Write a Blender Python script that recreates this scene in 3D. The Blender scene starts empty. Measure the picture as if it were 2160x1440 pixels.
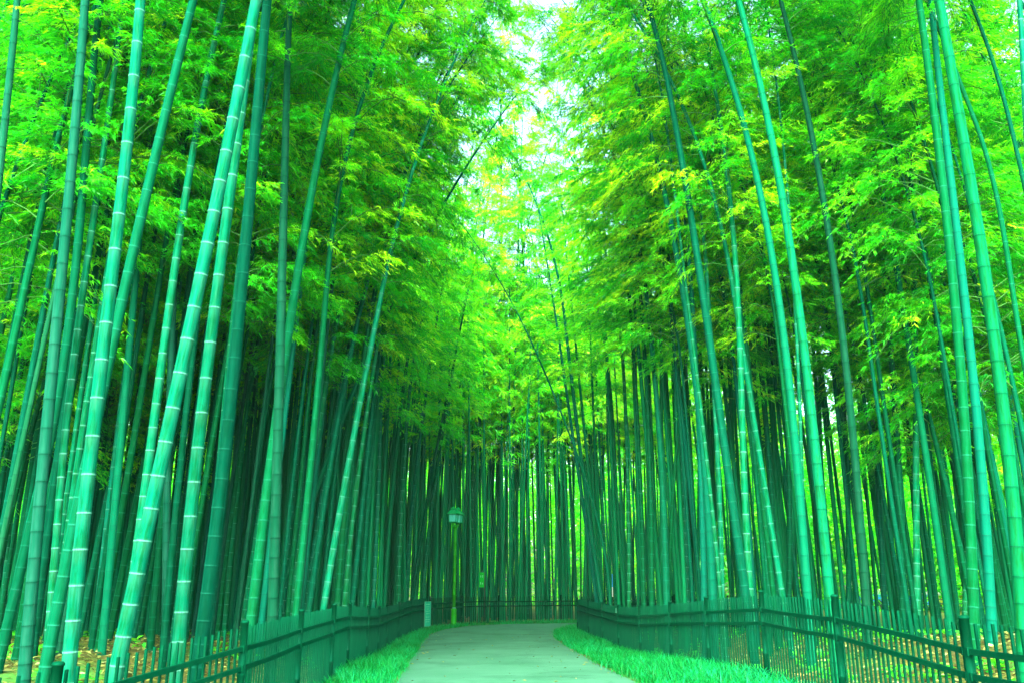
import bpy, math, random
import numpy as np
from mathutils import Vector, Matrix

rng = np.random.default_rng(7)
random.seed(7)
sc = bpy.context.scene
COL = sc.collection
R = math.radians

# ------------------------------------------------------------------ camera
EYE = 1.35
PITCH = R(15.97)
F = 1800.0
cam_d = bpy.data.cameras.new("camera")
cam_d.sensor_width = 36.0
cam_d.lens = 30.0
cam_d.clip_start = 0.1
cam_d.clip_end = 2000.0
cam = bpy.data.objects.new("camera", cam_d)
cam.location = (0, 0, EYE)
cam.rotation_euler = (R(90) + PITCH, 0, 0)
COL.objects.link(cam)
sc.camera = cam


def at(px, py, Y):
    """point at forward distance Y seen at pixel (px, py) of the 2160 x 1440 photograph"""
    u = (px - 1080) / F
    v = (720 - py) / F
    d = Vector((u, math.cos(PITCH) - v * math.sin(PITCH), math.sin(PITCH) + v * math.cos(PITCH)))
    t = Y / d.y
    return Vector((0, 0, EYE)) + d * t


# ------------------------------------------------------------------ tagging
def tag(o, label=None, cat=None, group=None, kind=None):
    if label: o["label"] = label
    if cat: o["category"] = cat
    if group: o["group"] = group
    if kind: o["kind"] = kind
    return o


def empty(name, loc=(0, 0, 0), rz=0.0):
    o = bpy.data.objects.new(name, None)
    o.empty_display_size = 0.2
    o.location = loc
    o.rotation_euler = (0, 0, rz)
    COL.objects.link(o)
    return o


def link(name, me, parent=None):
    o = bpy.data.objects.new(name, me)
    COL.objects.link(o)
    if parent is not None:
        o.parent = parent
    return o


# ------------------------------------------------------------------ mesh helpers
def mesh_np(name, verts, faces, mat, attrs=None, smooth=False, vec_attrs=None):
    """verts (n,3); faces: list of (m,k) int arrays"""
    me = bpy.data.meshes.new(name)
    verts = np.asarray(verts, dtype=np.float32)
    me.vertices.add(len(verts))
    me.vertices.foreach_set("co", verts.ravel())
    tot = []
    idx = []
    for fa in faces:
        fa = np.asarray(fa, dtype=np.int32)
        if len(fa) == 0: continue
        tot.append(np.full(len(fa), fa.shape[1], dtype=np.int32))
        idx.append(fa.ravel())
    tot = np.concatenate(tot)
    idx = np.concatenate(idx)
    me.loops.add(len(idx))
    me.loops.foreach_set("vertex_index", idx)
    me.polygons.add(len(tot))
    starts = np.concatenate([[0], np.cumsum(tot)[:-1]]).astype(np.int32)
    me.polygons.foreach_set("loop_start", starts)
    try:
        me.polygons.foreach_set("loop_total", tot)
    except Exception:
        pass
    if smooth:
        me.polygons.foreach_set("use_smooth", np.ones(len(tot), dtype=bool))
    me.materials.append(mat)
    for k, a in (attrs or {}).items():
        at_ = me.attributes.new(k, 'FLOAT', 'POINT')
        at_.data.foreach_set("value", np.asarray(a, dtype=np.float32))
    for k, a in (vec_attrs or {}).items():
        at_ = me.attributes.new(k, 'FLOAT_VECTOR', 'POINT')
        at_.data.foreach_set("vector", np.asarray(a, dtype=np.float32).ravel())
    me.update(calc_edges=True)
    me.validate()
    return me


class MB:
    """collects boxes, bars, lathes and tubes into one mesh"""
    def __init__(self):
        self.v = []; self.q = []; self.t = []; self.n = 0
        self.ng = []

    def add(self, verts, faces):
        b = self.n
        self.v.extend([tuple(p) for p in verts]); self.n += len(verts)
        for f in faces:
            self.ng.append([i + b for i in f])
        return self

    def bar(self, a, b, w, h, up=Vector((0, 0, 1)), bev=0.0):
        """box of section w (sideways) x h (along up) from a to b"""
        a = Vector(a); b = Vector(b)
        d = (b - a).normalized()
        s = d.cross(up)
        if s.length < 1e-5: s = Vector((1, 0, 0))
        s.normalize(); u = s.cross(d).normalized()
        if bev <= 0:
            sec = [(-w/2, -h/2), (w/2, -h/2), (w/2, h/2), (-w/2, h/2)]
        else:
            e = bev
            sec = [(-w/2+e, -h/2), (w/2-e, -h/2), (w/2, -h/2+e), (w/2, h/2-e), (w/2-e, h/2), (-w/2+e, h/2), (-w/2, h/2-e), (-w/2, -h/2+e)]
        k = len(sec)
        vs = [a + s*x + u*y for x, y in sec] + [b + s*x + u*y for x, y in sec]
        fs = [(i, (i+1) % k, k + (i+1) % k, k + i) for i in range(k)] + [tuple(range(k))[::-1], tuple(range(k, 2*k))]
        return self.add(vs, fs)

    def box(self, c, sx, sy, sz, rz=0.0):
        cx, cy, cz = c
        ca, sa = math.cos(rz), math.sin(rz)
        vs = []
        for z in (-sz/2, sz/2):
            for x, y in ((-sx/2, -sy/2), (sx/2, -sy/2), (sx/2, sy/2), (-sx/2, sy/2)):
                vs.append((cx + x*ca - y*sa, cy + x*sa + y*ca, cz + z))
        return self.add(vs, [(3, 2, 1, 0), (4, 5, 6, 7), (0, 1, 5, 4), (1, 2, 6, 5), (2, 3, 7, 6), (3, 0, 4, 7)])

    def lathe(self, prof, seg=16, c=(0, 0, 0), rot=0.0):
        """prof: list of (radius, z)"""
        vs = []; fs = []
        for r, z in prof:
            for i in range(seg):
                a = 2*math.pi*i/seg + rot
                vs.append((c[0] + r*math.cos(a), c[1] + r*math.sin(a), c[2] + z))
        n = len(prof)
        for j in range(n-1):
            for i in range(seg):
                fs.append((j*seg+i, j*seg+(i+1) % seg, (j+1)*seg+(i+1) % seg, (j+1)*seg+i))
        fs.append(tuple(range(seg))[::-1]); fs.append(tuple(range((n-1)*seg, n*seg)))
        return self.add(vs, fs)

    def build(self, name, mat, parent=None, smooth=False):
        me = bpy.data.meshes.new(name)
        me.from_pydata(self.v, [], self.ng)
        if smooth:
            for p in me.polygons: p.use_smooth = True
        me.materials.append(mat)
        me.update()
        return link(name, me, parent)


# ------------------------------------------------------------------ materials
def newmat(name):
    m = bpy.data.materials.new(name)
    m.use_nodes = True
    nt = m.node_tree
    for n in list(nt.nodes): nt.nodes.remove(n)
    return m, nt, nt.nodes, nt.links


def N(nt, typ, **kw):
    n = nt.nodes.new(typ)
    for k, v in kw.items():
        if k.startswith("i_"):
            n.inputs[k[2:].replace("_", " ")].default_value = v
        else:
            setattr(n, k, v)
    return n


def ramp(nt, fac, stops):
    r = nt.nodes.new("ShaderNodeValToRGB")
    el = r.color_ramp.elements
    while len(el) < len(stops): el.new(0.5)
    for e, (p, c) in zip(el, stops):
        e.position = p; e.color = (c[0], c[1], c[2], 1)
    nt.links.new(fac, r.inputs[0])
    return r.outputs[0]


def mixc(nt, fac, a, b, blend='MIX'):
    m = nt.nodes.new("ShaderNodeMix"); m.data_type = 'RGBA'; m.blend_type = blend
    for s, i in ((fac, 0), (a, 6), (b, 7)):
        if hasattr(s, "links") or hasattr(s, "is_linked"):
            nt.links.new(s, m.inputs[i])
        elif i == 0: m.inputs[0].default_value = s
        else: m.inputs[i].default_value = (s[0], s[1], s[2], 1)
    return m.outputs[2]


def principled(nt, color, rough=0.6, spec=0.3, tint=(0.15, 1.0, 0.55), **kw):
    p = nt.nodes.new("ShaderNodeBsdfPrincipled")
    if hasattr(color, "links"): nt.links.new(color, p.inputs["Base Color"])
    else: p.inputs["Base Color"].default_value = (*color, 1)
    if hasattr(rough, "links"): nt.links.new(rough, p.inputs["Roughness"])
    else: p.inputs["Roughness"].default_value = rough
    p.inputs["Specular IOR Level"].default_value = spec
    p.inputs["Specular Tint"].default_value = (*tint, 1)
    for k, v in kw.items():
        p.inputs[k.replace("_", " ")].default_value = v
    o = nt.nodes.new("ShaderNodeOutputMaterial")
    nt.links.new(p.outputs[0], o.inputs[0])
    return p


def coated(nt, color, gloss=0.05, rough=0.45, tint=(0.04, 0.85, 0.5)):
    """matt pigment under a thin tinted gloss"""
    d = nt.nodes.new("ShaderNodeBsdfDiffuse")
    if hasattr(color, "links"): nt.links.new(color, d.inputs[0])
    else: d.inputs[0].default_value = (*color, 1)
    g = nt.nodes.new("ShaderNodeBsdfGlossy"); g.inputs["Color"].default_value = (*tint, 1); g.inputs["Roughness"].default_value = rough
    lw = nt.nodes.new("ShaderNodeLayerWeight"); lw.inputs[0].default_value = 0.18
    mu = nt.nodes.new("ShaderNodeMath"); mu.operation = 'MULTIPLY_ADD'; mu.inputs[1].default_value = gloss*0.8; mu.inputs[2].default_value = gloss*0.12; mu.use_clamp = True
    nt.links.new(lw.outputs["Fresnel"], mu.inputs[0])
    mx = nt.nodes.new("ShaderNodeMixShader")
    nt.links.new(mu.outputs[0], mx.inputs[0]); nt.links.new(d.outputs[0], mx.inputs[1]); nt.links.new(g.outputs[0], mx.inputs[2])
    o = nt.nodes.new("ShaderNodeOutputMaterial"); nt.links.new(mx.outputs[0], o.inputs[0])
    return d, g


def noise(nt, vec=None, scale=5.0, detail=3.0, rough=0.55, dim='3D'):
    n = nt.nodes.new("ShaderNodeTexNoise")
    n.inputs["Scale"].default_value = scale
    n.inputs["Detail"].default_value = detail
    n.inputs["Roughness"].default_value = rough
    if vec is not None: nt.links.new(vec, n.inputs["Vector"])
    return n.outputs["Fac"]


def texco(nt, which="Object"):
    return nt.nodes.new("ShaderNodeTexCoord").outputs[which]


def mapping(nt, vec, scale):
    m = nt.nodes.new("ShaderNodeMapping")
    m.inputs["Scale"].default_value = scale
    nt.links.new(vec, m.inputs["Vector"])
    return m.outputs[0]


def attr(nt, name, out="Fac"):
    a = nt.nodes.new("ShaderNodeAttribute")
    a.attribute_name = name
    return a.outputs[out]


def bump(nt, p, h, strength=0.3, dist=0.01):
    b = nt.nodes.new("ShaderNodeBump")
    b.inputs["Strength"].default_value = strength
    b.inputs["Distance"].default_value = dist
    nt.links.new(h, b.inputs["Height"])
    nt.links.new(b.outputs[0], p.inputs["Normal"])


def culm_mat(name, ca, cb, cmould, ringcol, mould_amt, sheen, ring_gain=1.0):
    m, nt, ns, ls = newmat(name)
    v = attr(nt, "along", "Vector")
    info = nt.nodes.new("ShaderNodeObjectInfo")
    # streaks along the fibre, shifted per culm
    add = nt.nodes.new("ShaderNodeVectorMath"); add.operation = 'ADD'
    comb = nt.nodes.new("ShaderNodeCombineXYZ")
    mul = nt.nodes.new("ShaderNodeMath"); mul.operation = 'MULTIPLY'; mul.inputs[1].default_value = 50
    ls.new(info.outputs["Random"], mul.inputs[0])
    ls.new(mul.outputs[0], comb.inputs[2]); ls.new(v, add.inputs[0]); ls.new(comb.outputs[0], add.inputs[1])
    vv = add.outputs[0]
    st = noise(nt, mapping(nt, vv, (5, 5, 0.7)), 3.0, 4, 0.6)
    fine = noise(nt, mapping(nt, vv, (14, 14, 1.0)), 2.0, 3, 0.6)
    col = mixc(nt, ramp(nt, st, [(0.3, (0, 0, 0)), (0.7, (1, 1, 1))]), ca, cb)
    col = mixc(nt, 0.6, col, mixc(nt, fine, (0.25, 0.25, 0.25), (0.8, 0.8, 0.8)), 'OVERLAY')
    pat = noise(nt, mapping(nt, vv, (1.6, 1.6, 1.5)), 1.9, 6, 0.7)
    pm = ramp(nt, pat, [(0.47, (0, 0, 0)), (0.6, (mould_amt,)*3)])
    col = mixc(nt, pm, col, cmould)
    scuff = noise(nt, mapping(nt, vv, (2.6, 2.6, 0.9)), 3.1, 6, 0.75)
    sm = ramp(nt, scuff, [(0.55, (0, 0, 0)), (0.7, (0.3,)*3)])
    col = mixc(nt, sm, col, ringcol)
    # value variation from culm to culm
    hsv = nt.nodes.new("ShaderNodeHueSaturation")
    mr = nt.nodes.new("ShaderNodeMapRange")
    mr.inputs[3].default_value = 0.72; mr.inputs[4].default_value = 1.2
    ls.new(info.outputs["Random"], mr.inputs[0]); ls.new(mr.outputs[0], hsv.inputs["Value"])
    mh = nt.nodes.new("ShaderNodeMapRange")
    mh.inputs[3].default_value = 0.468; mh.inputs[4].default_value = 0.512
    fr_ = nt.nodes.new("ShaderNodeMath"); fr_.operation = 'FRACT'
    m7 = nt.nodes.new("ShaderNodeMath"); m7.operation = 'MULTIPLY'; m7.inputs[1].default_value = 7.31
    ls.new(info.outputs["Random"], m7.inputs[0]); ls.new(m7.outputs[0], fr_.inputs[0])
    ls.new(fr_.outputs[0], mh.inputs[0]); ls.new(mh.outputs[0], hsv.inputs["Hue"])
    ls.new(col, hsv.inputs["Color"])
    ring = attr(nt, "ring")
    rb = noise(nt, mapping(nt, vv, (3, 3, 3)), 4, 2)
    rm = nt.nodes.new("ShaderNodeMath"); rm.operation = 'MULTIPLY'; rm.use_clamp = True
    rr = ramp(nt, rb, [(0.3, (0.35,)*3), (0.6, (1,)*3)])
    ls.new(ring, rm.inputs[0]); ls.new(rr, rm.inputs[1])
    rg = nt.nodes.new("ShaderNodeMath"); rg.operation = 'MULTIPLY'; rg.use_clamp = True; rg.inputs[1].default_value = ring_gain
    ls.new(rm.outputs[0], rg.inputs[0])
    col = mixc(nt, rg.outputs[0], hsv.outputs[0], ringcol)
    d, g = coated(nt, col, sheen)
    bump(nt, d, fine, 0.15, 0.004)
    bump(nt, g, fine, 0.15, 0.004)
    return m


M = {}
M["young"] = culm_mat("culm_young", (0.0003, 0.086, 0.045), (0.0003, 0.064, 0.030), (0.0004, 0.036, 0.005), (0.045, 0.19, 0.13), 0.75, 0.07, 0.85)
M["green"] = culm_mat("culm_green", (0.0003, 0.051, 0.0235), (0.0003, 0.036, 0.0145), (0.0006, 0.026, 0.006), (0.008, 0.105, 0.065), 0.6, 0.05, 0.6)
M["teal"] = culm_mat("culm_teal", (0.0005, 0.063, 0.036), (0.0003, 0.046, 0.0245), (0.0015, 0.058, 0.031), (0.003, 0.037, 0.021), 0.6, 0.05, 0.6)
M["dark"] = culm_mat("culm_dark", (0.0002, 0.037, 0.0165), (0.0002, 0.026, 0.0105), (0.0004, 0.018, 0.005), (0.005, 0.075, 0.045), 0.6, 0.04, 0.5)
M["lit_culm"] = culm_mat("culm_lit", (0.001, 0.125, 0.066), (0.0005, 0.092, 0.045), (0.002, 0.09, 0.03), (0.02, 0.19, 0.12), 0.6, 0.05, 0.7)  # brighter culm copy: missing light of the far stand put into the colour
M["old"] = culm_mat("culm_old", (0.0018, 0.036, 0.0195), (0.001, 0.026, 0.013), (0.0045, 0.039, 0.023), (0.0008, 0.014, 0.007), 0.8, 0.03, 0.8)
M["lime"] = culm_mat("culm_lime", (0.001, 0.078, 0.032), (0.0005, 0.060, 0.023), (0.0015, 0.040, 0.005), (0.0006, 0.028, 0.011), 0.8, 0.06, 0.8)


def leaf_mat(name, stops, tstops, trans=0.45, gloss=0.04):
    m, nt, ns, ls = newmat(name)
    t = attr(nt, "tint")
    c1 = ramp(nt, t, stops); c2 = ramp(nt, t, tstops)
    d = nt.nodes.new("ShaderNodeBsdfDiffuse"); ls.new(c1, d.inputs[0])
    tr = nt.nodes.new("ShaderNodeBsdfTranslucent"); ls.new(c2, tr.inputs[0])
    mx = nt.nodes.new("ShaderNodeMixShader"); mx.inputs[0].default_value = trans
    ls.new(d.outputs[0], mx.inputs[1]); ls.new(tr.outputs[0], mx.inputs[2])
    g = nt.nodes.new("ShaderNodeBsdfGlossy"); g.inputs["Roughness"].default_value = 0.42
    g.inputs["Color"].default_value = (0.6, 1.0, 0.75, 1)
    mx2 = nt.nodes.new("ShaderNodeMixShader"); mx2.inputs[0].default_value = gloss
    ls.new(mx.outputs[0], mx2.inputs[1]); ls.new(g.outputs[0], mx2.inputs[2])
    o = nt.nodes.new("ShaderNodeOutputMaterial"); ls.new(mx2.outputs[0], o.inputs[0])
    return m


M["leaf"] = leaf_mat("bamboo_leaf",
                     [(0.0, (0.001, 0.17, 0.010)), (0.45, (0.008, 0.38, 0.005)), (0.75, (0.09, 0.60, 0.003)), (1.0, (0.29, 0.66, 0.002))],
                     [(0.0, (0.002, 0.36, 0.006)), (0.45, (0.04, 0.66, 0.003)), (0.75, (0.20, 0.86, 0.002)), (1.0, (0.46, 0.90, 0.002))], 0.5)
M["grass"] = leaf_mat("verge_grass",
                      [(0.0, (0.0005, 0.06, 0.006)), (0.5, (0.001, 0.16, 0.022)), (1.0, (0.004, 0.27, 0.11))],
                      [(0.0, (0.001, 0.15, 0.003)), (0.5, (0.003, 0.30, 0.008)), (1.0, (0.008, 0.40, 0.09))], 0.35, 0.012)
M["litter"] = leaf_mat("dead_leaf",
                       [(0.0, (0.03, 0.028, 0.008)), (0.5, (0.085, 0.11, 0.016)), (1.0, (0.18, 0.24, 0.06))],
                       [(0.0, (0.04, 0.034, 0.01)), (1.0, (0.18, 0.18, 0.06))], 0.15)
M["herb"] = leaf_mat("herb_leaf",
                     [(0.0, (0.004, 0.28, 0.02)), (1.0, (0.06, 0.55, 0.01))],
                     [(0.0, (0.01, 0.40, 0.01)), (1.0, (0.15, 0.65, 0.005))], 0.4)


def simple(name, col, rough=0.5, spec=0.3, var=0.15, scale=8.0, metallic=0.0, bmp=0.0):
    m, nt, ns, ls = newmat(name)
    n = noise(nt, texco(nt, "Object"), scale, 5, 0.6)
    c = mixc(nt, ramp(nt, n, [(0.3, (0, 0, 0)), (0.7, (1, 1, 1))]), tuple(x*(1-var) for x in col), tuple(min(1, x*(1+var)) for x in col))
    p = principled(nt, c, rough, spec)
    p.inputs["Metallic"].default_value = metallic
    if bmp: bump(nt, p, n, bmp, 0.01)
    return m


def painted(name, col, gloss, rough, var, scale, wear=0.0):
    """outdoor paint: faded in patches, dusty towards streaks, chipped to bare metal here and there"""
    m, nt, ns, ls = newmat(name)
    g = texco(nt, "Object")
    n = noise(nt, mapping(nt, g, (1, 1, 0.45)), scale, 5, 0.65)
    n2 = noise(nt, mapping(nt, g, (9, 9, 1.2)), 2.3, 3, 0.6)
    n3 = noise(nt, g, 38, 3, 0.6)
    c = mixc(nt, ramp(nt, n, [(0.3, (0, 0, 0)), (0.7, (1, 1, 1))]), tuple(x*(1-var) for x in col), tuple(x*(1+var) for x in col))
    c = mixc(nt, ramp(nt, n2, [(0.45, (0, 0, 0)), (0.7, (0.5,)*3)]), c, tuple(min(1, x*1.6) for x in col))
    c = mixc(nt, ramp(nt, n3, [(0.66, (0, 0, 0)), (0.72, (wear,)*3)]), c, (0.012, 0.05, 0.025))
    coated(nt, c, gloss, rough)
    return m


M["twig"] = simple("twig_bark", (0.03, 0.13, 0.02), 0.7, 0.2, 0.4, 6)
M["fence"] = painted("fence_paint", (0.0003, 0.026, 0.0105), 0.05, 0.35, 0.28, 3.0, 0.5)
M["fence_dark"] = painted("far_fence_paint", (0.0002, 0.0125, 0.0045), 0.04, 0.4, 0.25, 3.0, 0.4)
M["lamp_pole"] = painted("lamp_paint", (0.005, 0.125, 0.001), 0.06, 0.3, 0.2, 3.0, 0.3)
M["lamp_roof"] = painted("lamp_roof_paint", (0.001, 0.15, 0.04), 0.08, 0.3, 0.2, 5.0, 0.3)
M["lamp_glass"] = painted("frosted_lamp_pane", (0.035, 0.32, 0.25), 0.08, 0.2, 0.1, 4.0, 0.0)
M["pale"] = painted("pale_paint", (0.03, 0.15, 0.09), 0.04, 0.4, 0.1, 4.0, 0.2)
M["sign_green"] = painted("sign_green", (0.0008, 0.17, 0.004), 0.04, 0.4, 0.06, 4.0, 0.0)
M["sign_teal"] = painted("sign_teal", (0.002, 0.16, 0.09), 0.04, 0.4, 0.08, 4.0, 0.0)
M["ink"] = painted("sign_ink", (0.07, 0.26, 0.15), 0.02, 0.4, 0.05, 4.0, 0.0)
M["white"] = simple("white_paint", (0.72, 0.82, 0.80), 0.35, 0.4, 0.05, 3)
M["blue"] = simple("blue_paint", (0.01, 0.22, 0.65), 0.35, 0.4, 0.08, 3)
M["yellow"] = simple("yellow_paint", (0.65, 0.62, 0.02), 0.4, 0.4, 0.08, 3)
M["dark_glass"] = simple("dark_window", (0.006, 0.05, 0.05), 0.08, 0.6, 0.05, 3)
M["tyre"] = simple("tyre_rubber", (0.012, 0.016, 0.012), 0.8, 0.2, 0.1, 10)
M["rail_dark"] = simple("railing_paint", (0.002, 0.03, 0.018), 0.5, 0.3, 0.2, 8)
M["sheath"] = simple("dry_sheath", (0.22, 0.20, 0.045), 0.8, 0.15, 0.5, 14, 0, 0.4)
M["red"] = simple("red_paint", (0.45, 0.04, 0.02), 0.5, 0.3, 0.1, 6)

# path: fine worn asphalt, green-grey
m, nt, ns, ls = newmat("path_asphalt")
g = texco(nt, "Object")
n1 = noise(nt, mapping(nt, g, (1, 0.35, 1)), 0.9, 4, 0.55)
n2 = noise(nt, g, 60, 3, 0.7)
n3 = noise(nt, mapping(nt, g, (0.25, 1.3, 1)), 1.1, 3, 0.5)
c = mixc(nt, ramp(nt, n1, [(0.3, (0, 0, 0)), (0.7, (1, 1, 1))]), (0.020, 0.090, 0.052), (0.033, 0.120, 0.074))
c = mixc(nt, ramp(nt, n3, [(0.42, (0, 0, 0)), (0.62, (0.55,)*3)]), c, (0.018, 0.085, 0.047))
c = mixc(nt, ramp(nt, n2, [(0.35, (0.0,)*3), (0.75, (0.45,)*3)]), c, (0.042, 0.135, 0.082))
st_ = noise(nt, g, 0.55, 6, 0.7)
c = mixc(nt, ramp(nt, st_, [(0.5, (0, 0, 0)), (0.66, (0.55,)*3)]), c, (0.011, 0.056, 0.029))
vc = nt.nodes.new("ShaderNodeTexVoronoi"); vc.feature = 'DISTANCE_TO_EDGE'; vc.inputs["Scale"].default_value = 0.33
wv = nt.nodes.new("ShaderNodeVectorMath"); wv.operation = 'ADD'
wn = nt.nodes.new("ShaderNodeTexNoise"); wn.inputs["Scale"].default_value = 1.7; wn.inputs["Detail"].default_value = 6
ls.new(g, wn.inputs["Vector"]); ls.new(g, wv.inputs[0]); ls.new(wn.outputs["Color"], wv.inputs[1]); ls.new(wv.outputs[0], vc.inputs["Vector"])
c = mixc(nt, ramp(nt, vc.outputs["Distance"], [(0.0, (0.45,)*3), (0.006, (0, 0, 0))]), c, (0.006, 0.03, 0.015))
p = principled(nt, c, 0.9, 0.04)
bump(nt, p, n2, 0.35, 0.006)
M["path"] = m

# soil with leaf litter
m, nt, ns, ls = newmat("soil_litter")
g = texco(nt, "Object")
n1 = noise(nt, g, 0.8, 5, 0.6)
n2 = noise(nt, g, 14, 5, 0.7)
vo = nt.nodes.new("ShaderNodeTexVoronoi"); vo.inputs["Scale"].default_value = 22
ls.new(mapping(nt, g, (1, 1.6, 1)), vo.inputs["Vector"])
c = ramp(nt, n2, [(0.3, (0.018, 0.02, 0.005)), (0.5, (0.04, 0.048, 0.009)), (0.72, (0.10, 0.12, 0.03))])
c = mixc(nt, 0.35, c, vo.outputs["Color"], 'SOFT_LIGHT')
c = mixc(nt, ramp(nt, n1, [(0.5, (0, 0, 0)), (0.64, (0.6,)*3)]), c, (0.02, 0.16, 0.02))
p = principled(nt, c, 0.9, 0.1)
bump(nt, p, n2, 0.8, 0.03)
M["soil"] = m

# ------------------------------------------------------------------ fences (post positions), ground
LF = [(120, 1410, 5.8), (516, 1318, 8.3), (635, 1292, 10.9), (704, 1278, 13.0), (737, 1274, 15.9), (777, 1279, 18.2), (800, 1280, 20.5),
      (817, 1280, 23.0), (842, 1270, 25.5), (868, 1262, 28.0), (902, 1257, 31.0)]
FF = [(975, 1258, 34.2), (1052, 1260, 35.8), (1183, 1258, 37.2)]
RF = [(2035, 1308, 6.5), (1760, 1263, 9.2), (1605, 1252, 11.9), (1488, 1262, 14.6), (1412, 1271, 17.4), (1348, 1281, 20.0),
      (1303, 1280, 22.6), (1270, 1268, 25.2), (1241, 1264, 27.8), (1218, 1262, 30.4)]
FH = 1.06   # fence height


def xy(lst):
    return [(at(a, b, c).x, c) for a, b, c in lst]


LP = xy(LF); FP = xy(FF); RP = xy(RF)
LP = [(-4.4, 3.6), (-5.6, 1.2)][::-1] + LP
FP = FP + [(4.8, 38.4), (7.2, 39.6), (9.6, 41.0), (12.0, 42.8)]
RP = [(3.35, 3.9), (3.4, 1.2)][::-1] + RP + [(3.6, 31.9), (6.0, 33.2), (8.4, 34.7), (10.8, 36.4)]
POLY = np.array([(-6, -30)] + LP + FP + [(30, 54), (30, 50)] + RP[::-1] + [(3.5, -30)])


def inside(P):
    x, y = P[:, 0], P[:, 1]
    c = np.zeros(len(P), bool)
    n = len(POLY); j = n-1
    for i in range(n):
        xi, yi = POLY[i]; xj, yj = POLY[j]
        if yi != yj:
            k = ((yi > y) != (yj > y)) & (x < (xj-xi)*(y-yi)/(yj-yi)+xi)
            c ^= k
        j = i
    return c


def seg_dist(P, line, closed=False):
    d = np.full(len(P), 1e9)
    n = len(line)
    for i in range(n if closed else n-1):
        a = np.array(line[i]); b = np.array(line[(i+1) % n])
        ab = b-a
        t = np.clip(((P-a)@ab)/(ab@ab+1e-9), 0, 1)
        q = a+t[:, None]*ab
        d = np.minimum(d, np.hypot(P[:, 0]-q[:, 0], P[:, 1]-q[:, 1]))
    return d


def outdist(P):
    d = seg_dist(P, POLY, True)
    return np.where(inside(P), -d, d)


def ss(a, b, x):
    t = np.clip((x-a)/(b-a), 0, 1)
    return t*t*(3-2*t)


ZCy = [0, 8, 13, 18, 23, 28, 33, 60]
ZC = [0.0, 0.0, 0.0, -0.07, -0.15, -0.12, -0.10, -0.15]
ZLy = [0, 5.8, 8.3, 10.9, 13, 15.9, 18.2, 20.5, 23, 25.5, 28, 30.5, 34, 60]
ZL = [-0.25, -0.22, -0.07, -0.03, 0.0, -0.04, -0.12, -0.19, -0.22, -0.18, -0.12, -0.10, -0.10, -0.15]
ZRy = [0, 6.5, 9.2, 11.9, 14.6, 17.4, 20, 22.6, 25.2, 27.8, 30.4, 34, 60]
ZR = [0.02, 0.04, 0.16, 0.19, 0.08, -0.04, -0.16, -0.20, -0.18, -0.16, -0.14, -0.10, -0.15]


def ground(P):
    P = np.atleast_2d(np.asarray(P, float))
    x, y = P[:, 0], P[:, 1]
    zc = np.interp(y, ZCy, ZC)
    zs = np.where(x < 0, np.interp(y, ZLy, ZL), np.interp(y, ZRy, ZR))
    w = ss(1.7, 2.7, np.abs(x))
    z = zc*(1-w)+zs*w
    od = outdist(P)
    amp = 0.46*(1-0.95*ss(17, 34, y))
    z = z+amp*ss(0.25, 3.2, od)
    z = z+np.where(od > 0, 1, 0)*ss(0.3, 2, od)*0.05*np.sin(x*1.7+1)*np.cos(y*1.3)
    return z


def gz(x, y):
    return float(ground([(x, y)])[0])


def axis(parts):
    out = []
    for a, b, s in parts:
        out.append(np.arange(a, b, s))
    return np.concatenate(out+[[parts[-1][1]]])


gx = axis([(-600, -100, 125), (-100, -30, 14), (-30, -9, 1.0), (-9, 9, 0.25), (9, 30, 1.0), (30, 100, 14), (100, 600, 125)])
gy = axis([(-120, -10, 22), (-10, 3, 1.3), (3, 38, 0.3), (38, 60, 1.5), (60, 120, 12), (120, 900, 195)])
GX, GY = np.meshgrid(gx, gy)
P2 = np.stack([GX.ravel(), GY.ravel()], 1)
gzv = ground(P2)
nx, ny = len(gx), len(gy)
ii = np.arange(nx*ny).reshape(ny, nx)
fq = np.stack([ii[:-1, :-1].ravel(), ii[:-1, 1:].ravel(), ii[1:, 1:].ravel(), ii[1:, :-1].ravel()], 1)
me = mesh_np("ground", np.column_stack([P2, gzv]), [fq], M["soil"], smooth=True)
tag(link("ground", me), "earth strewn with dry leaves under the bamboo", kind="structure")

# ---- path
EDGE_L = [(838, 1440), (870, 1383), (885, 1357), (903, 1340), (933, 1328), (993, 1319), (1073, 1315.5), (1217, 1313.5)]
EDGE_R = [(1343, 1440), (1263, 1403), (1203, 1367), (1170, 1347), (1167, 1337), (1180, 1327), (1217, 1320)]


def on_ground(px, py):
    Y0, Y1 = 5.0, 45.0
    for _ in range(60):
        Ym = 0.5*(Y0+Y1)
        p = at(px, py, Ym)
        zz = np.interp(Ym, ZCy, ZC)
        if p.z > zz: Y0 = Ym
        else: Y1 = Ym
    return (p.x, p.y)


EL = [(-1.75, -8), (-1.72, 6)] + [on_ground(*e) for e in EDGE_L] + [(5.2, 34.9), (8.2, 36.6), (12, 39.2)]
ER = [(1.75, -8), (1.78, 6)] + [on_ground(*e) for e in EDGE_R] + [(3.4, 32.4), (5.8, 33.9), (9, 35.8), (12.8, 38.0)]
print("EL", [(round(a, 2), round(b, 2)) for a, b in EL]); print("ER", [(round(a, 2), round(b, 2)) for a, b in ER])


def resample(line, n):
    a = np.array(line, float)
    s = np.concatenate([[0], np.cumsum(np.hypot(*np.diff(a, axis=0).T))])
    t = np.linspace(0, s[-1], n)
    x = np.interp(t, s, a[:, 0]); y = np.interp(t, s, a[:, 1])
    for _ in range(3):   # soften corners
        x[1:-1] = 0.25*x[:-2]+0.5*x[1:-1]+0.25*x[2:]
        y[1:-1] = 0.25*y[:-2]+0.5*y[1:-1]+0.25*y[2:]
    return np.stack([x, y], 1)


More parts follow.
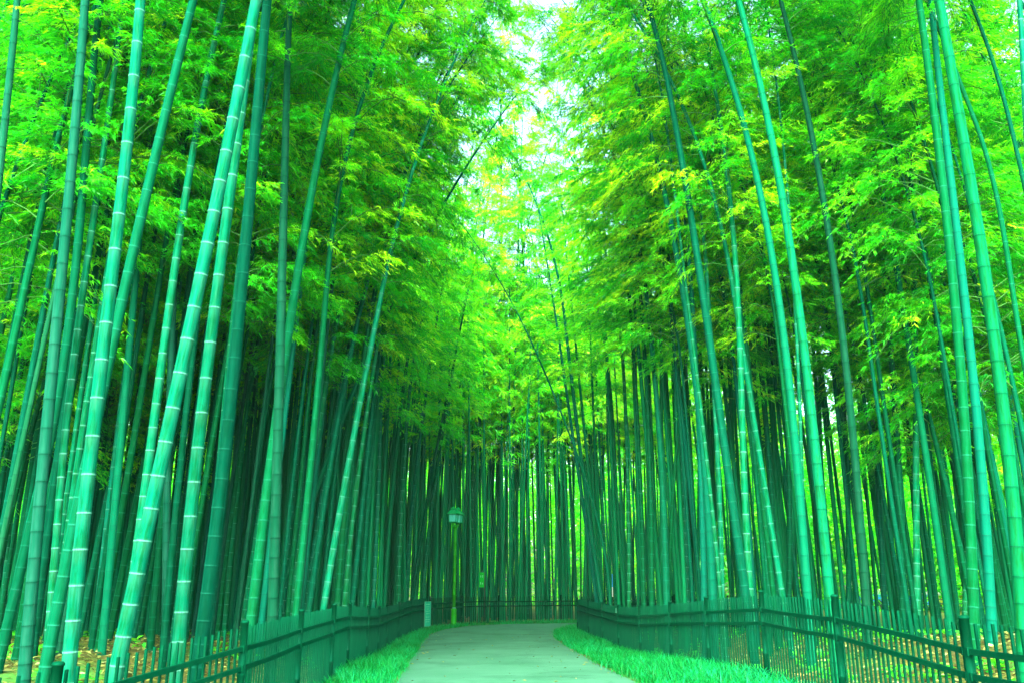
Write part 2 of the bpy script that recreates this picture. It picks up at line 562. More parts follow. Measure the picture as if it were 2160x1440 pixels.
nL = 150
eL = resample(EL, nL); eR = resample(ER, nL)
PATHPOLY = np.concatenate([eL, eR[::-1]])
K = 9
rows = []
for k in range(K):
    f = k/(K-1)
    rows.append(eL*(1-f)+eR*f)
pp = np.stack(rows, 1).reshape(-1, 2)
pz = ground(pp)+0.012
ii = np.arange(nL*K).reshape(nL, K)
fq = np.stack([ii[:-1, :-1].ravel(), ii[:-1, 1:].ravel(), ii[1:, 1:].ravel(), ii[1:, :-1].ravel()], 1)
tag(link("path", mesh_np("path", np.column_stack([pp, pz]), [fq], M["path"], smooth=True)), "smooth pale grey green path curving right between two fences", kind="structure")


def in_poly(P, poly):
    x, y = P[:, 0], P[:, 1]
    c = np.zeros(len(P), bool); j = len(poly)-1
    for i in range(len(poly)):
        xi, yi = poly[i]; xj, yj = poly[j]
        if yi != yj:
            c ^= ((yi > y) != (yj > y)) & (x < (xj-xi)*(y-yi)/(yj-yi)+xi)
        j = i
    return c


# ------------------------------------------------------------------ fences
def fence(name, pts, label, mat, inner, group=None, h=FH, spacing=0.11, tops=None):
    """pts: post positions; inner: +1/-1 side of the run the rails sit on"""
    zs = [gz(*p) for p in pts]
    root = empty(name, (pts[0][0], pts[0][1], zs[0]))
    tag(root, label, "fence", group)
    o = Vector((pts[0][0], pts[0][1], zs[0]))
    B = [Vector((p[0], p[1], z))-o for p, z in zip(pts, zs)]
    rs = random.Random(len(name)*7)
    post_mesh = None
    for b in B:
        mb = MB()
        r = 0.034
        mb.lathe([(r, -0.1), (r, 0.30), (r*1.1, 0.305), (r*1.1, 0.322), (r, 0.327), (r, 0.62), (r*1.12, 0.625), (r*1.12, 0.645), (r, 0.65), (r, h+0.02), (r*1.16, h+0.022), (r*1.16, h+0.034), (r*0.9, h+0.046), (0.004, h+0.05)], 12)
        po = mb.build("post", mat, root, True)
        for p_ in po.data.polygons: p_.use_smooth = len(p_.vertices) == 4
        po.location = b + Vector((0, 0, 0))
        po.rotation_euler = (rs.uniform(-.012, .012), rs.uniform(-.012, .012), 0)
    for a, b in zip(B[:-1], B[1:]):
        d = Vector((b.x-a.x, b.y-a.y, 0)); L = d.length; d.normalize()
        n = Vector((-d.y, d.x, 0))*inner
        sag = rs.uniform(-0.012, 0.012)
        for hz, th in ((h-0.20, 0.042), (h-0.37, 0.042), (0.075, 0.034)):
            mb = MB()
            q = [a+(b-a)*t + Vector((0, 0, hz+sag*4*t*(1-t))) for t in (0, .34, .67, 1)]
            q[0] += d*0.030; q[-1] -= d*0.030
            for u, v in zip(q[:-1], q[1:]):
                mb.bar(u+n*0.012, v+n*0.012, 0.026, th)
            mb.box(q[0]+n*0.012+d*0.006, 0.02, 0.05, th+0.016, math.atan2(d.y, d.x))
            mb.box(q[-1]+n*0.012-d*0.006, 0.02, 0.05, th+0.016, math.atan2(d.y, d.x))
            mb.build("rail", mat, root)
        mb = MB()
        k = max(2, int(round(L/spacing)))
        for i in range(1, k):
            t = i/k
            c = a+(b-a)*t - n*0.012
            j = rs.uniform(-0.008, 0.008)
            top = c + Vector((d.x*j, d.y*j, h-0.01+rs.uniform(-.012, .012)))
            mb.bar(c+Vector((0, 0, 0.035)), top, 0.018, 0.018, up=d)
        mb.build("picket_panel", mat, root)
    return root


fence("metal_fence", LP, "green metal picket fence along the left verge, ending beside the street lamp", M["fence"], -1, h=FH)
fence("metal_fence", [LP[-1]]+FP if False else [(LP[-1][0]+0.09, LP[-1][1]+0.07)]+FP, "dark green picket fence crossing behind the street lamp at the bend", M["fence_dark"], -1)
fence("metal_fence", RP, "green metal picket fence on the right verge, curving up to the path bend", M["fence"], 1)


# ------------------------------------------------------------------ bamboo
def node_positions(H, rs, scale=1.0):
    t = 0.05; out = []
    while t < H:
        out.append(t)
        zz = t
        s = np.interp(zz, [0, 0.5, 1.2, 3, 6, 10, H-1, H], [0.11, 0.19, 0.25, 0.31, 0.345, 0.30, 0.2, 0.15])*scale
        t += s*rs.uniform(0.94, 1.06)
    return np.array(out)


def culm_mesh(name, center, H, d0, mat, seed, sides=12, detail=2):
    """center(t array)->(n,3) centreline by height parameter t in [0,H]"""
    rs = random.Random(seed)
    nodes = node_positions(H, rs, rs.uniform(0.92, 1.1))
    if detail == 2:
        offs = [(-0.15, 0.0, 1.0), (-0.035, 0.13, 1.0), (-0.0125, 0.22, 1.005), (-0.0095, 1.0, 1.03), (0.0005, 1.0, 1.05), (0.003, 0.15, 1.0), (0.010, 0.12, 1.04), (0.020, 0.0, 1.0)]
    elif detail == 1:
        offs = [(-0.016, 0.0, 1.0), (-0.002, 0.85, 1.05), (0.011, 0.0, 1.0)]
    else:
        offs = [(-0.04, 0.0, 1.0), (0.0, 0.9, 1.04), (0.03, 0.0, 1.0)]
    T = [-0.15]; RG = [0.0]; RM = [1.0]
    for t in nodes:
        for o, w, r in offs:
            if T[-1] < t+o < H:
                T.append(t+o); RG.append(w); RM.append(r)
    T.append(H); RG.append(0); RM.append(0.6)
    T = np.array(T); RG = np.array(RG); RM = np.array(RM)
    rad = 0.5*d0*(1+0.10*np.exp(-T/0.5))*(1-0.90*np.clip(T/H, 0, 1)**2.0)
    rad = np.maximum(rad, 0.006)*RM
    C = center(np.clip(T, -0.15, H))
    tg = np.gradient(C, axis=0); tg /= np.linalg.norm(tg, axis=1)[:, None]
    s = np.cross(tg, np.array([0, 1.0, 0])); s /= np.linalg.norm(s, axis=1)[:, None]
    u = np.cross(s, tg)
    th = np.arange(sides)*2*np.pi/sides
    V = C[:, None, :]+rad[:, None, None]*(np.cos(th)[None, :, None]*s[:, None, :]+np.sin(th)[None, :, None]*u[:, None, :])
    n = len(T)
    ii = np.arange(n*sides).reshape(n, sides)
    nx_ = np.roll(ii, -1, axis=1)
    fq = np.stack([ii[:-1].ravel(), nx_[:-1].ravel(), nx_[1:].ravel(), ii[1:].ravel()], 1)
    al = np.stack([np.broadcast_to(np.cos(th)*0.5, (n, sides)), np.broadcast_to(np.sin(th)*0.5, (n, sides)), np.broadcast_to(T[:, None], (n, sides))], 2)
    return mesh_np(name, V.reshape(-1, 3), [fq], mat, {"ring": np.repeat(RG, sides)}, True, {"along": al.reshape(-1, 3)}), nodes


def leaf_quads(pos, dirv, L, W, roll, rg):
    """lens-shaped folded leaves; pos (n,3) base, dirv (n,3) unit"""
    up = np.array([0, 0, 1.0])
    s = np.cross(dirv, up); s /= (np.linalg.norm(s, axis=1)[:, None]+1e-6)
    nrm = np.cross(s, dirv)
    cs, sn = np.cos(roll)[:, None], np.sin(roll)[:, None]
    side = s*cs+nrm*sn
    nn = -s*sn+nrm*cs
    L = L[:, None]; W = W[:, None]
    base = pos
    mid = pos+dirv*L*0.38
    tip = pos+dirv*L - np.array([0, 0, 1.0])*L*0.18
    v = np.stack([base, mid+side*W*0.5+nn*W*0.12, tip, mid-side*W*0.5+nn*W*0.12], 1)
    return v.reshape(-1, 3)


def crown(seed, Lc, bend, nbr, twigs, leaves, leaf_len, Lmax, droop=0.45, tint0=0.5):
    """crown of a culm in its own frame: culm runs up z from 0 to Lc, bending towards +x. returns leaf verts, tints, branch verts/faces, centre fn"""
    rg = np.random.default_rng(seed)

    def cen(v):
        v = np.asarray(v, float)
        q = np.clip(v, 0, None)/Lc
        return np.stack([bend*q**2.2, 0*v, v-0.10*bend*q**3], -1)
    v0 = np.sort(rg.uniform(0.0, 0.98, nbr))*Lc
    fr = v0/Lc
    O = cen(v0)
    az = np.cumsum(rg.uniform(2.2, 4.1, nbr))
    prof = np.interp(fr, [0, 0.15, 0.4, 0.75, 1.0], [0.7, 1.0, 1.0, 0.72, 0.30])
    LB = Lmax*prof*rg.uniform(0.65, 1.15, nbr)
    lift = rg.uniform(0.45, 0.80, nbr)
    drp = droop*rg.uniform(0.7, 1.5, nbr)

    def bp(i, s):
        r = LB[i]*s*(0.92-0.12*s)
        h = LB[i]*(lift[i]*s-(lift[i]*0.35+drp[i])*s*s)
        return O[i]+np.stack([np.cos(az[i])*r, np.sin(az[i])*r, h], -1)
    # twigs
    I = np.repeat(np.arange(nbr), twigs)
    S = rg.uniform(0.16, 1.0, len(I))**0.85
    TP = bp(I, S)
    sgn = np.where(rg.random(len(I)) < 0.5, -1, 1)
    taz = az[I]+sgn*rg.uniform(0.35, 1.25, len(I))*(1-0.45*S)
    TL = rg.uniform(0.22, 0.55, len(I))*(1-0.25*S)*min(1.0, Lmax/1.5)
    tsl = rg.uniform(-0.55, 0.25, len(I))
    TD = np.stack([np.cos(taz), np.sin(taz), tsl], -1); TD /= np.linalg.norm(TD, axis=1)[:, None]
    # leaves
    J = np.repeat(np.arange(len(I)), leaves)
    U = rg.uniform(0.15, 1.0, len(J))
    LPos = TP[J]+TD[J]*(TL[J]*U)[:, None]-np.array([0, 0, 1.0])*(TL[J]*U*U*0.25)[:, None]
    laz = taz[J]+rg.normal(0, 0.75, len(J))
    lsl = rg.normal(-0.42, 0.36, len(J))
    LD = np.stack([np.cos(laz), np.sin(laz), lsl], -1); LD /= np.linalg.norm(LD, axis=1)[:, None]
    Ln = leaf_len*rg.uniform(0.65, 1.25, len(J))
    Wd = Ln*rg.uniform(0.15, 0.21, len(J))
    V = leaf_quads(LPos, LD, Ln, Wd, rg.normal(0, 0.45, len(J)), rg)
    tb = rg.normal(0, 0.20, nbr)
    tt = rg.normal(0, 0.09, len(I))
    tint = np.clip(tint0+tb[I][J]+tt[J]+rg.normal(0, 0.09, len(J)), 0, 1)
    yel = rg.random(len(J)) < 0.006
    tint[yel] = 1.0
    # branch tubes
    BV = []; BF = []; off = 0
    ns = 6; sd = 3
    for i in range(nbr):
        s = np.linspace(0, 1, ns)
        pts = bp(i, s)
        rr = np.linspace(0.011, 0.003, ns)*(0.7+0.3*LB[i]/Lmax)
        tg = np.gradient(pts, axis=0); tg /= np.linalg.norm(tg, axis=1)[:, None]
        a = np.cross(tg, np.array([0.13, 0.21, 1.0])); a /= np.linalg.norm(a, axis=1)[:, None]
        b = np.cross(a, tg)
        th = np.arange(sd)*2*np.pi/sd
        vv = pts[:, None]+rr[:, None, None]*(np.cos(th)[None, :, None]*a[:, None]+np.sin(th)[None, :, None]*b[:, None])
        ii = np.arange(ns*sd).reshape(ns, sd)+off
        nn = np.roll(ii, -1, 1)
        BF.append(np.stack([ii[:-1].ravel(), nn[:-1].ravel(), nn[1:].ravel(), ii[1:].ravel()], 1))
        BV.append(vv.reshape(-1, 3)); off += ns*sd
    # twig slivers
    a = np.cross(TD, np.array([0, 0, 1.0])); a /= np.linalg.norm(a, axis=1)[:, None]+1e-6
    e = TP+TD*TL[:, None]-np.array([0, 0, 1.0])*(TL*0.25)[:, None]
    tv = np.stack([TP+a*0.003, TP-a*0.003, e-a*0.0015, e+a*0.0015], 1).reshape(-1, 3)
    tf = np.arange(len(I)*4).reshape(-1, 4)+off
    BV.append(tv); BF.append(tf)
    return V, np.repeat(tint, 4), np.concatenate(BV), np.concatenate(BF), cen


def quads(n):
    return np.arange(n).reshape(-1, 4)


CROWNS = []
#        length bend  reach tint
CSPEC = [(7.5, 0.8, 1.7, .34), (8.5, 1.6, 1.9, .46), (8.0, 1.2, 1.6, .54), (9.0, 2.2, 1.9, .40), (7.0, 0.6, 1.5, .28), (8.8, 1.9, 2.0, .50), (8.2, 1.0, 1.8, .42),
         (9.8, 3.2, 2.2, .84), (9.4, 2.8, 2.1, .94), (10.2, 3.8, 2.2, .74)]  # last three, arching: glow at the sky gap put into a yellower tint
for k, (Lc, bd, rch, ti) in enumerate(CSPEC):
    V, tn, BV, BF, cen = crown(100+k, Lc, bd, 50 if k < 7 else 60, 24, 11, 0.095, rch, 0.42, ti)
    lm = mesh_np("foliage", V, [quads(len(V))], M["leaf"], {"tint": tn})
    bm_ = mesh_np("branches", BV, [BF], M["twig"])
    CROWNS.append((Lc, lm, bm_, cen))


def frame(tan, toward):
    """rotation whose z is tan and whose x points towards 'toward'"""
    z = Vector(tan).normalized()
    x = Vector(toward) - z*z.dot(Vector(toward))
    x.normalize()
    y = z.cross(x)
    return Matrix((x, y, z)).transposed()


def joined_center(low, t0, k, toward):
    """centreline: low(t) below t0, crown arc above"""
    Lc, lm, bm_, cen = CROWNS[k]
    e = 0.02
    p0 = low(np.array([t0]))[0]
    tan = (low(np.array([t0+e]))[0]-low(np.array([t0-e]))[0])
    rot = frame(tan, toward)
    Rm = np.array(rot)

    def f(t):
        t = np.asarray(t, float)
        out = low(np.minimum(t, t0))
        hi = t > t0
        if hi.any():
            out[hi] = p0+cen(t[hi]-t0)@Rm.T
        return out
    mat = rot.to_4x4(); mat.translation = Vector(p0)
    return f, t0+Lc, mat


def place_bamboo(loc, culm_me, k, cmat, label, group, rz=0.0, s=1.0):
    root = empty("bamboo", loc, rz)
    root.scale = (s, s, s)
    tag(root, label, "bamboo", group)
    link("culm", culm_me, root)
    Lc, lm, bm_, cen = CROWNS[k]
    b = link("branches", bm_, root); b.matrix_local = cmat
    f = link("foliage", lm, root); f.matrix_local = cmat
    return root


def toward_path(x, y):
    """horizontal direction to the path centre"""
    if y < 29:
        return Vector((1, 0, 0)) if x < 0 else Vector((-1, 0, 0))
    return Vector((-0.25*np.sign(x), -1, 0))


HERO_XY = []


def hero(pts, w, kind, label, group=None, d=0.128, Y=None, t0=8.6, ylean=0.0, k=None, seed=None):
    Y = Y or d*1850/w
    for _ in range(60):      # stand clear of the fence
        q = at(*pts[0], Y)
        if outdist(np.array([[q.x, q.y]]))[0] > 0.4: break
        Y *= 1.02
    d = w*(0.961*Y-0.25)/1800*0.92
    i = len(HERO_XY)
    W = [at(px, py, Y) for px, py in pts]
    z = np.array([p.z for p in W]); x = np.array([p.x for p in W])
    # keep the same pixel track while the culm leans in depth: y = Y + ylean*(z)
    if ylean:
        W = [at(px, py, Y+ylean*max(0, p.z)) for (px, py), p in zip(pts, W)]
        z = np.array([p.z for p in W]); x = np.array([p.x for p in W])
    deg = min(3 if len(pts) > 4 else 2, len(pts)-1)
    # extra weight-free smooth fit, with the base point held down to the ground
    c = np.polyfit(z, x, deg)
    zt = min(z.max(), t0)
    g0 = gz(np.polyval(c, max(z.min(), 0.0)), Y)
    zlo = z.min()
    slo = np.polyval(np.polyder(c), zlo)
    shi = np.polyval(np.polyder(c), z.max())
    xlo = np.polyval(c, zlo); xhi = np.polyval(c, z.max()); zhi = z.max()

    def X(zz):
        return np.where(zz < zlo, xlo+slo*(zz-zlo), np.where(zz > zhi, xhi+shi*(zz-zhi), np.polyval(c, zz)))
    bx = float(X(np.array(g0)))
    loc = Vector((bx, Y, g0))

    def low(t):
        zz = g0+np.asarray(t, float)
        return np.stack([X(zz)-bx, ylean*np.asarray(t, float), np.asarray(t, float)], -1)
    k = (i*3) % 7 if k is None else k
    f, H, cm = joined_center(low, t0, k, toward_path(bx, Y))
    me, nd = culm_mesh("culm", f, H, d, M[kind], 900+i, 16 if w > 18 else 12, 2)
    root = place_bamboo(loc, me, k, cm, label, group)
    HERO_XY.append((bx, Y))
    return root


exec_heroes = True
# --- left stand, traced from the photograph
hero([(145, 1440), (160, 1200), (190, 980), (222, 720), (250, 480), (275, 205), (298, 0)], 33, "young", "tall bright turquoise bamboo with white node rings, nearest the left fence end")
hero([(240, 1440), (290, 1200), (345, 960), (395, 720), (450, 450), (505, 190), (540, 0)], 35, "young", "thickest bright turquoise bamboo, leaning right across its neighbours, green patch low down", d=0.14)
hero([(370, 1440), (395, 1180), (425, 850), (447, 700), (472, 530), (500, 280), (520, 150)], 30, "young", "bright turquoise bamboo standing just right of the thick leaning one")
hero([(50, 1440), (82, 1070), (117, 720), (145, 415), (172, 100), (180, 0)], 28, "old", "grey green bamboo with vertical cracks on its bark, at the far left")
hero([(92, 1000), (110, 870), (147, 710), (172, 420), (212, 0)], 23, "dark", "dark green bamboo close behind the cracked grey culm")
hero([(-15, 480), (5, 325), (20, 150), (37, 0)], 22, "old", "pale grey bamboo cutting the upper left corner of the view", Y=9.0)
hero([(2, 1000), (25, 700), (45, 450), (60, 250), (72, 0)], 15, "green", "slim green bamboo behind the pale culm in the upper left corner")
hero([(10, 1250), (38, 800), (55, 600), (70, 350), (92, 175), (107, 0)], 12, "young", "thin turquoise ringed bamboo between the left edge and the cracked culm")
hero([(125, 1060), (142, 870), (165, 690), (200, 450), (220, 300), (245, 130), (260, 0)], 18, "young", "medium turquoise ringed bamboo just left of the tall bright one", Y=10.5)
hero([(95, 1430), (122, 1270), (150, 1110), (200, 900), (250, 700), (300, 440), (370, 140), (410, 0)], 28, "green", "smooth green bamboo bowed at its foot, passing behind the tall bright one")
hero([(270, 1300), (295, 1120), (330, 845), (350, 710), (387, 435), (415, 275), (450, 110), (472, 0)], 22, "young", "slender turquoise bamboo with sharp white rings behind the leaning thick one", Y=11.0)
hero([(350, 1280), (360, 800), (375, 350), (382, 150), (380, 0)], 18, "old", "upright weathered grey bamboo seen between the bright leaning culms", Y=12.5)
hero([(427, 1340), (445, 1195), (470, 970), (500, 720), (525, 450), (550, 125), (565, 0)], 32, "dark", "stout dark green bamboo with thin pale rings right of the bright trio", d=0.15)
hero([(575, 1310), (582, 1070), (592, 700), (597, 500), (602, 300), (610, 0)], 25, "old", "thick straight grey bamboo by the second left fence post", d=0.145)
hero([(530, 1310), (555, 1095), (575, 945), (607, 720), (645, 475), (685, 260), (722, 110), (748, 0)], 24, "green", "tall green bamboo arching right above the left fence", d=0.15)
hero([(615, 1295), (635, 1145), (650, 1020), (670, 920), (700, 730), (722, 625), (740, 500), (760, 400), (782, 280), (790, 200)], 14, "young", "thin bright turquoise bamboo whose tip fades into foliage left of centre", t0=7.6)
hero([(588, 1265), (605, 1200), (665, 1045), (720, 885), (760, 800), (800, 690), (845, 610)], 13, "teal", "strongly tilted bamboo crossing its neighbours above the left fence", t0=6.2)
hero([(683, 1280), (700, 1177), (717, 1070), (733, 993), (760, 850), (780, 740), (800, 640), (812, 585)], 16, "young", "bright ringed bamboo rising from the third left fence post", t0=6.6)
hero([(650, 1290), (672, 1150), (690, 1020), (720, 840), (760, 660), (790, 540)], 14, "green", "green bamboo half hidden behind the strongly tilted one", t0=6.2)
hero([(712, 1270), (722, 1130), (740, 960), (765, 780), (785, 640), (800, 560)], 15, "green", "green bamboo standing right behind the first bright ringed one left of the lamp", t0=6.4)
hero([(727, 1272), (740, 1127), (757, 993), (775, 860), (800, 700)], 12, "young", "thin ringed bamboo beside the kink in the left fence", t0=6.2, Y=15.5)
hero([(743, 1273), (755, 1160), (767, 1027), (785, 880), (800, 740), (830, 560)], 13, "green", "plain green bamboo near the kink in the left fence", t0=6.5)
hero([(763, 1273), (773, 1093), (783, 977), (795, 830)], 12, "green", "ringed green bamboo over the darkest part of the left fence", t0=6.2)
hero([(787, 1277), (795, 1120), (800, 960), (805, 800)], 10, "young", "narrow pale ringed bamboo over the darkest part of the left fence", t0=5.8)
hero([(810, 1277), (825, 1060), (835, 960), (855, 780), (880, 620)], 11, "teal", "bluish bamboo without bright rings, halfway from the fence kink to the lamp", t0=6.4)
hero([(840, 1267), (845, 1110), (852, 977), (860, 860), (868, 700)], 10.5, "young", "straight pale ringed bamboo halfway from the fence kink to the lamp", t0=6.4)
hero([(857, 1260), (870, 1060), (882, 960), (905, 800)], 9, "green", "green bamboo leaning gently right, left of the teal notice panel", t0=6.2)
hero([(870, 1258), (900, 1060), (925, 930), (960, 760)], 9, "dark", "dark bamboo leaning right above the teal notice panel", t0=6.2)
hero([(893, 1250), (905, 1120), (918, 1010), (940, 880)], 9, "green", "short looking green bamboo just left of the street lamp", t0=6.0)
# --- right stand
hero([(1575, 1255), (1555, 1145), (1535, 1020), (1515, 820), (1495, 710), (1472, 550), (1440, 340), (1410, 200), (1375, 10)], 21, "dark", "dark teal bamboo sweeping left at the top, right of the centre", d=0.15, t0=9.6)
hero([(1582, 1250), (1572, 1070), (1565, 870), (1559, 690), (1545, 475)], 17, "young", "straight turquoise bamboo with white rings behind the sweeping dark one", t0=7.4)
hero([(1505, 1262), (1487, 1020), (1470, 820), (1455, 690), (1430, 550), (1405, 425), (1375, 300), (1350, 190)], 19, "teal", "pale teal bamboo curving left towards the sky gap", d=0.14, t0=8.4)
hero([(1485, 1256), (1480, 1050), (1474, 900), (1466, 740)], 14, "teal", "bluish upright bamboo touching the pale curving one at its foot", t0=7.0)
hero([(1702, 1260), (1695, 1095), (1677, 945), (1660, 795), (1645, 650), (1625, 500), (1595, 375), (1565, 250), (1530, 135), (1485, 10)], 20, "teal", "pale teal bamboo bending left over the right fence", d=0.135, t0=9.5)
hero([(1750, 1265), (1740, 1145), (1725, 995), (1710, 870), (1695, 720), (1675, 575), (1655, 450), (1625, 275), (1595, 150), (1558, 0)], 23, "lime", "fresh light green bamboo with broad joints above the third right fence post", d=0.135, t0=9.5)
hero([(1825, 1290), (1822, 1145), (1810, 1020), (1795, 895), (1775, 710), (1755, 550), (1735, 400), (1715, 300), (1690, 175), (1645, 0)], 19, "old", "grey jointed bamboo with dark side twigs near its top, right of centre", d=0.13, t0=9.6)
hero([(1935, 1300), (1932, 1070), (1932, 870), (1931, 710), (1925, 500), (1916, 300)], 15, "young", "bright turquoise upright bamboo with close white rings in the right stand", d=0.125, t0=8.0)
hero([(2055, 1345), (2047, 1120), (2040, 970), (2022, 730), (2000, 500), (1985, 350), (1965, 200), (1938, 0)], 24, "green", "stout green bamboo left of a twin, in front of the right railing", d=0.135, t0=9.0)
hero([(2092, 1350), (2080, 1120), (2070, 970), (2050, 760), (2035, 650), (2015, 475), (1995, 275), (1975, 100), (1962, 0)], 22, "teal", "stout teal bamboo, the right one of a close pair", d=0.135, t0=9.0)
hero([(2158, 1360), (2147, 1170), (2135, 1020), (2115, 870), (2095, 710), (2075, 550), (2045, 375), (2020, 225), (1995, 75), (1980, 0)], 31, "lime", "thickest pale green bamboo at the right edge with raised joints", d=0.14, t0=9.0)
hero([(2040, 1200), (2022, 920), (2005, 795), (1980, 690), (1955, 560), (1930, 410)], 14, "young", "turquoise bamboo slanting left from behind the close pair", t0=7.6)
hero([(1665, 1255), (1664, 1100), (1660, 870), (1640, 745), (1620, 600)], 13, "dark", "dark ringed bamboo left of the fresh light green one", t0=7.0)
hero([(1790, 1275), (1790, 1100), (1785, 970), (1775, 780)], 12.5, "dark", "dark ringed bamboo close left of the grey jointed one", t0=6.8)
hero([(1905, 1290), (1895, 970), (1880, 745), (1872, 650), (1862, 500)], 15, "green", "plain green bamboo left of the bright upright ringed one", t0=7.5)
hero([(1867, 1290), (1850, 970), (1840, 720)], 12.5, "dark", "very dark bamboo between grey jointed and plain green ones", t0=6.8)
hero([(2190, 900), (2150, 715), (2125, 525), (2105, 430), (2085, 350), (2055, 250)], 14, "green", "green bamboo slanting across the upper right behind the thick pale one", Y=11.5, t0=8.2)
hero([(2200, 560), (2160, 390), (2135, 275), (2110, 185), (2075, 75)], 13, "dark", "dark bamboo slanting across the top right corner", Y=11.0, t0=8.6)
hero([(2172, 500), (2165, 300), (2158, 120), (2150, 0)], 17, "young", "bright turquoise bamboo just entering at the right edge, high up", Y=9.5, t0=9.2)
hero([(1700, 1255), (1690, 1000), (1680, 700), (1668, 450), (1655, 350), (1635, 175), (1618, 30)], 9.5, "young", "thin whitish bamboo rising through foliage behind the fresh green one", Y=13.6, t0=9.5)
hero([(1520, 1258), (1500, 1040), (1470, 800), (1448, 620), (1435, 500), (1420, 375), (1400, 200)], 10, "young", "thin whitish bamboo behind the pale curving one", Y=14.6, t0=9.0)
hero([(1267, 1263), (1253, 1160), (1233, 1003), (1215, 900), (1200, 760), (1188, 620), (1172, 500)], 10, "teal", "bluish bamboo leaning left from the end of the right fence", Y=25, t0=10)
hero([(1257, 1260), (1240, 1120), (1222, 1020), (1205, 900), (1190, 780), (1178, 700)], 9, "teal", "bluish bamboo close left of another leaning over the path bend", Y=26, t0=8)
hero([(1288, 1265), (1270, 1160), (1248, 1030), (1215, 960), (1175, 850), (1140, 760), (1118, 705)], 6, "teal", "thin bamboo leaning furthest over the path bend", Y=24, t0=7.5)
hero([(1327, 1275), (1326, 1130), (1324, 960), (1318, 850), (1310, 700)], 10, "young", "pale upright ringed bamboo by the small tag on the right fence", t0=7.0)
hero([(1299, 1270), (1300, 1060), (1297, 960), (1290, 850)], 8.5, "green", "slim green ringed bamboo at the far end of the right fence", t0=7.0)
hero([(1359, 1278), (1354, 1100), (1348, 960), (1340, 800)], 11, "green", "green ringed bamboo right of the pale upright one at the right fence", t0=6.8)
hero([(1375, 1278), (1374, 1100), (1370, 960), (1360, 750), (1350, 600)], 13, "green", "thick plain green bamboo over the fourth bay of the right fence", t0=7.2)
hero([(1406, 1277), (1402, 1100), (1393, 960), (1380, 780)], 15, "green", "broad green bamboo beside the plain one at the right fence", t0=7.2)
hero([(1412, 1270), (1415, 1120), (1424, 990), (1432, 900)], 9, "dark", "slim ringed bamboo leaning right against its neighbours", Y=19.5, t0=7.0)
hero([(1450, 1262), (1444, 1120), (1438, 960), (1425, 800)], 11, "young", "turquoise ringed bamboo beside the slim right leaning one", t0=7.0)
hero([(1461, 1262), (1456, 1100), (1450, 960)], 9, "dark", "dark ringed bamboo left of the pale curving one", t0=6.8)
hero([(1523, 1256), (1520, 1100), (1513, 960), (1505, 800)], 13, "young", "ringed turquoise bamboo between the curving pale and sweeping dark ones", Y=16.0, t0=7.2)
hero([(1640, 1258), (1632, 1100), (1622, 960), (1605, 760)], 12, "green", "ringed green bamboo above the tallest right fence post", t0=7.0)

# --- generic stands: variants of culm + crown
VAR = []
NV = 36
kinds = ["green", "dark", "teal", "young", "green", "dark", "old", "green", "teal", "dark", "young", "green", "dark", "teal"]
kinds += ["green", "young", "teal", "green", "dark", "young", "green", "dark", "green", "dark", "teal", "green", "dark", "green", "lit_culm", "young", "lit_culm", "lit_culm", "lime", "lit_culm", "teal", "lit_culm"]
farv = list(range(28, 36))  # far stand uses brighter culm colours in place of missing light
for v in range(NV):
    rs = random.Random(40+v)
    t0 = rs.uniform(4.2, 6.2) if v < 14 else rs.uniform(5.6, 7.2) if v < 22 else rs.uniform(2.8, 4.0) if v < 28 else rs.uniform(4.9, 7.8)
    ln = rs.uniform(-0.03, 0.09); cv = rs.uniform(-0.002, 0.006); yl = rs.uniform(-0.04, 0.04)

    def low(t, ln=ln, cv=cv, yl=yl):
        t = np.asarray(t, float)
        return np.stack([ln*t+cv*t*t, yl*t, t], -1)
    k = v % 7 if v < 14 or v >= 22 else 7+v % 3
    f, H, cm = joined_center(low, t0, k, Vector((1, 0, 0)))
    d = rs.uniform(0.066, 0.098) if v < 28 else rs.uniform(0.085, 0.12)
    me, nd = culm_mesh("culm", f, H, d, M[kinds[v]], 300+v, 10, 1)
    VAR.append((me, k, cm, kinds[v], f, H, d))

cand = []
rs = random.Random(11)
placed = list(HERO_XY)
cellsz = 0.6
gridc = {}


def near(x, y, md):
    cx, cy = int(x//cellsz), int(y//cellsz)
    for a in range(cx-2, cx+3):
        for b in range(cy-2, cy+3):
            for q in gridc.get((a, b), ()):
                if (q[0]-x)**2+(q[1]-y)**2 < md*md: return True
    return False


def put(x, y):
    gridc.setdefault((int(x//cellsz), int(y//cellsz)), []).append((x, y))


for q in HERO_XY: put(*q)
for _ in range(9000):
    y = 8+rs.random()**0.8*44
    x = rs.uniform(-0.66*y-1, 0.66*y+1)
    cand.append((x, y))
LAMP = at(957, 1309, 33.0)
SIGN = at(1018, 1230, 36.0)
cand_a = np.array(cand)
od = outdist(cand_a)
keep = []
for (x, y), o in zip(cand, od):
    if o < 0.4: continue
    if abs(x-SIGN.x*y/SIGN.y) < 0.32 and y < 37.2 and y > 30: continue
    if abs(x-LAMP.x*y/LAMP.y) < 0.45 and 24 < y < 36: continue
    left = x < 0
    if y > 33 and abs(x) < 0.35*y: zone = "far"
    else: zone = "left" if left else "right"
    if zone == "left":
        if y < (10.5 if o > 3 else 11.5) or (o < 1.6 and y < 15): continue
        dens, md = (0.62, 0.4)
        if y > 32: dens = 0.14 if y < 37 else 0
    elif zone == "right":
        if y < (12.0 if o > 3 else 15) or (o < 1.6 and y < 17): continue
        dens, md = (0.32, 0.45)
        if y > 27: dens = 0.10 if y < 35 else 0
    else:
        dens, md = (0.8, 0.36)
        if y > 43: dens = 0.5 if y < 46.5 else 0
    if rs.random() > dens: continue
    if near(x, y, md): continue
    put(x, y)
    keep.append((x, y, zone, o))
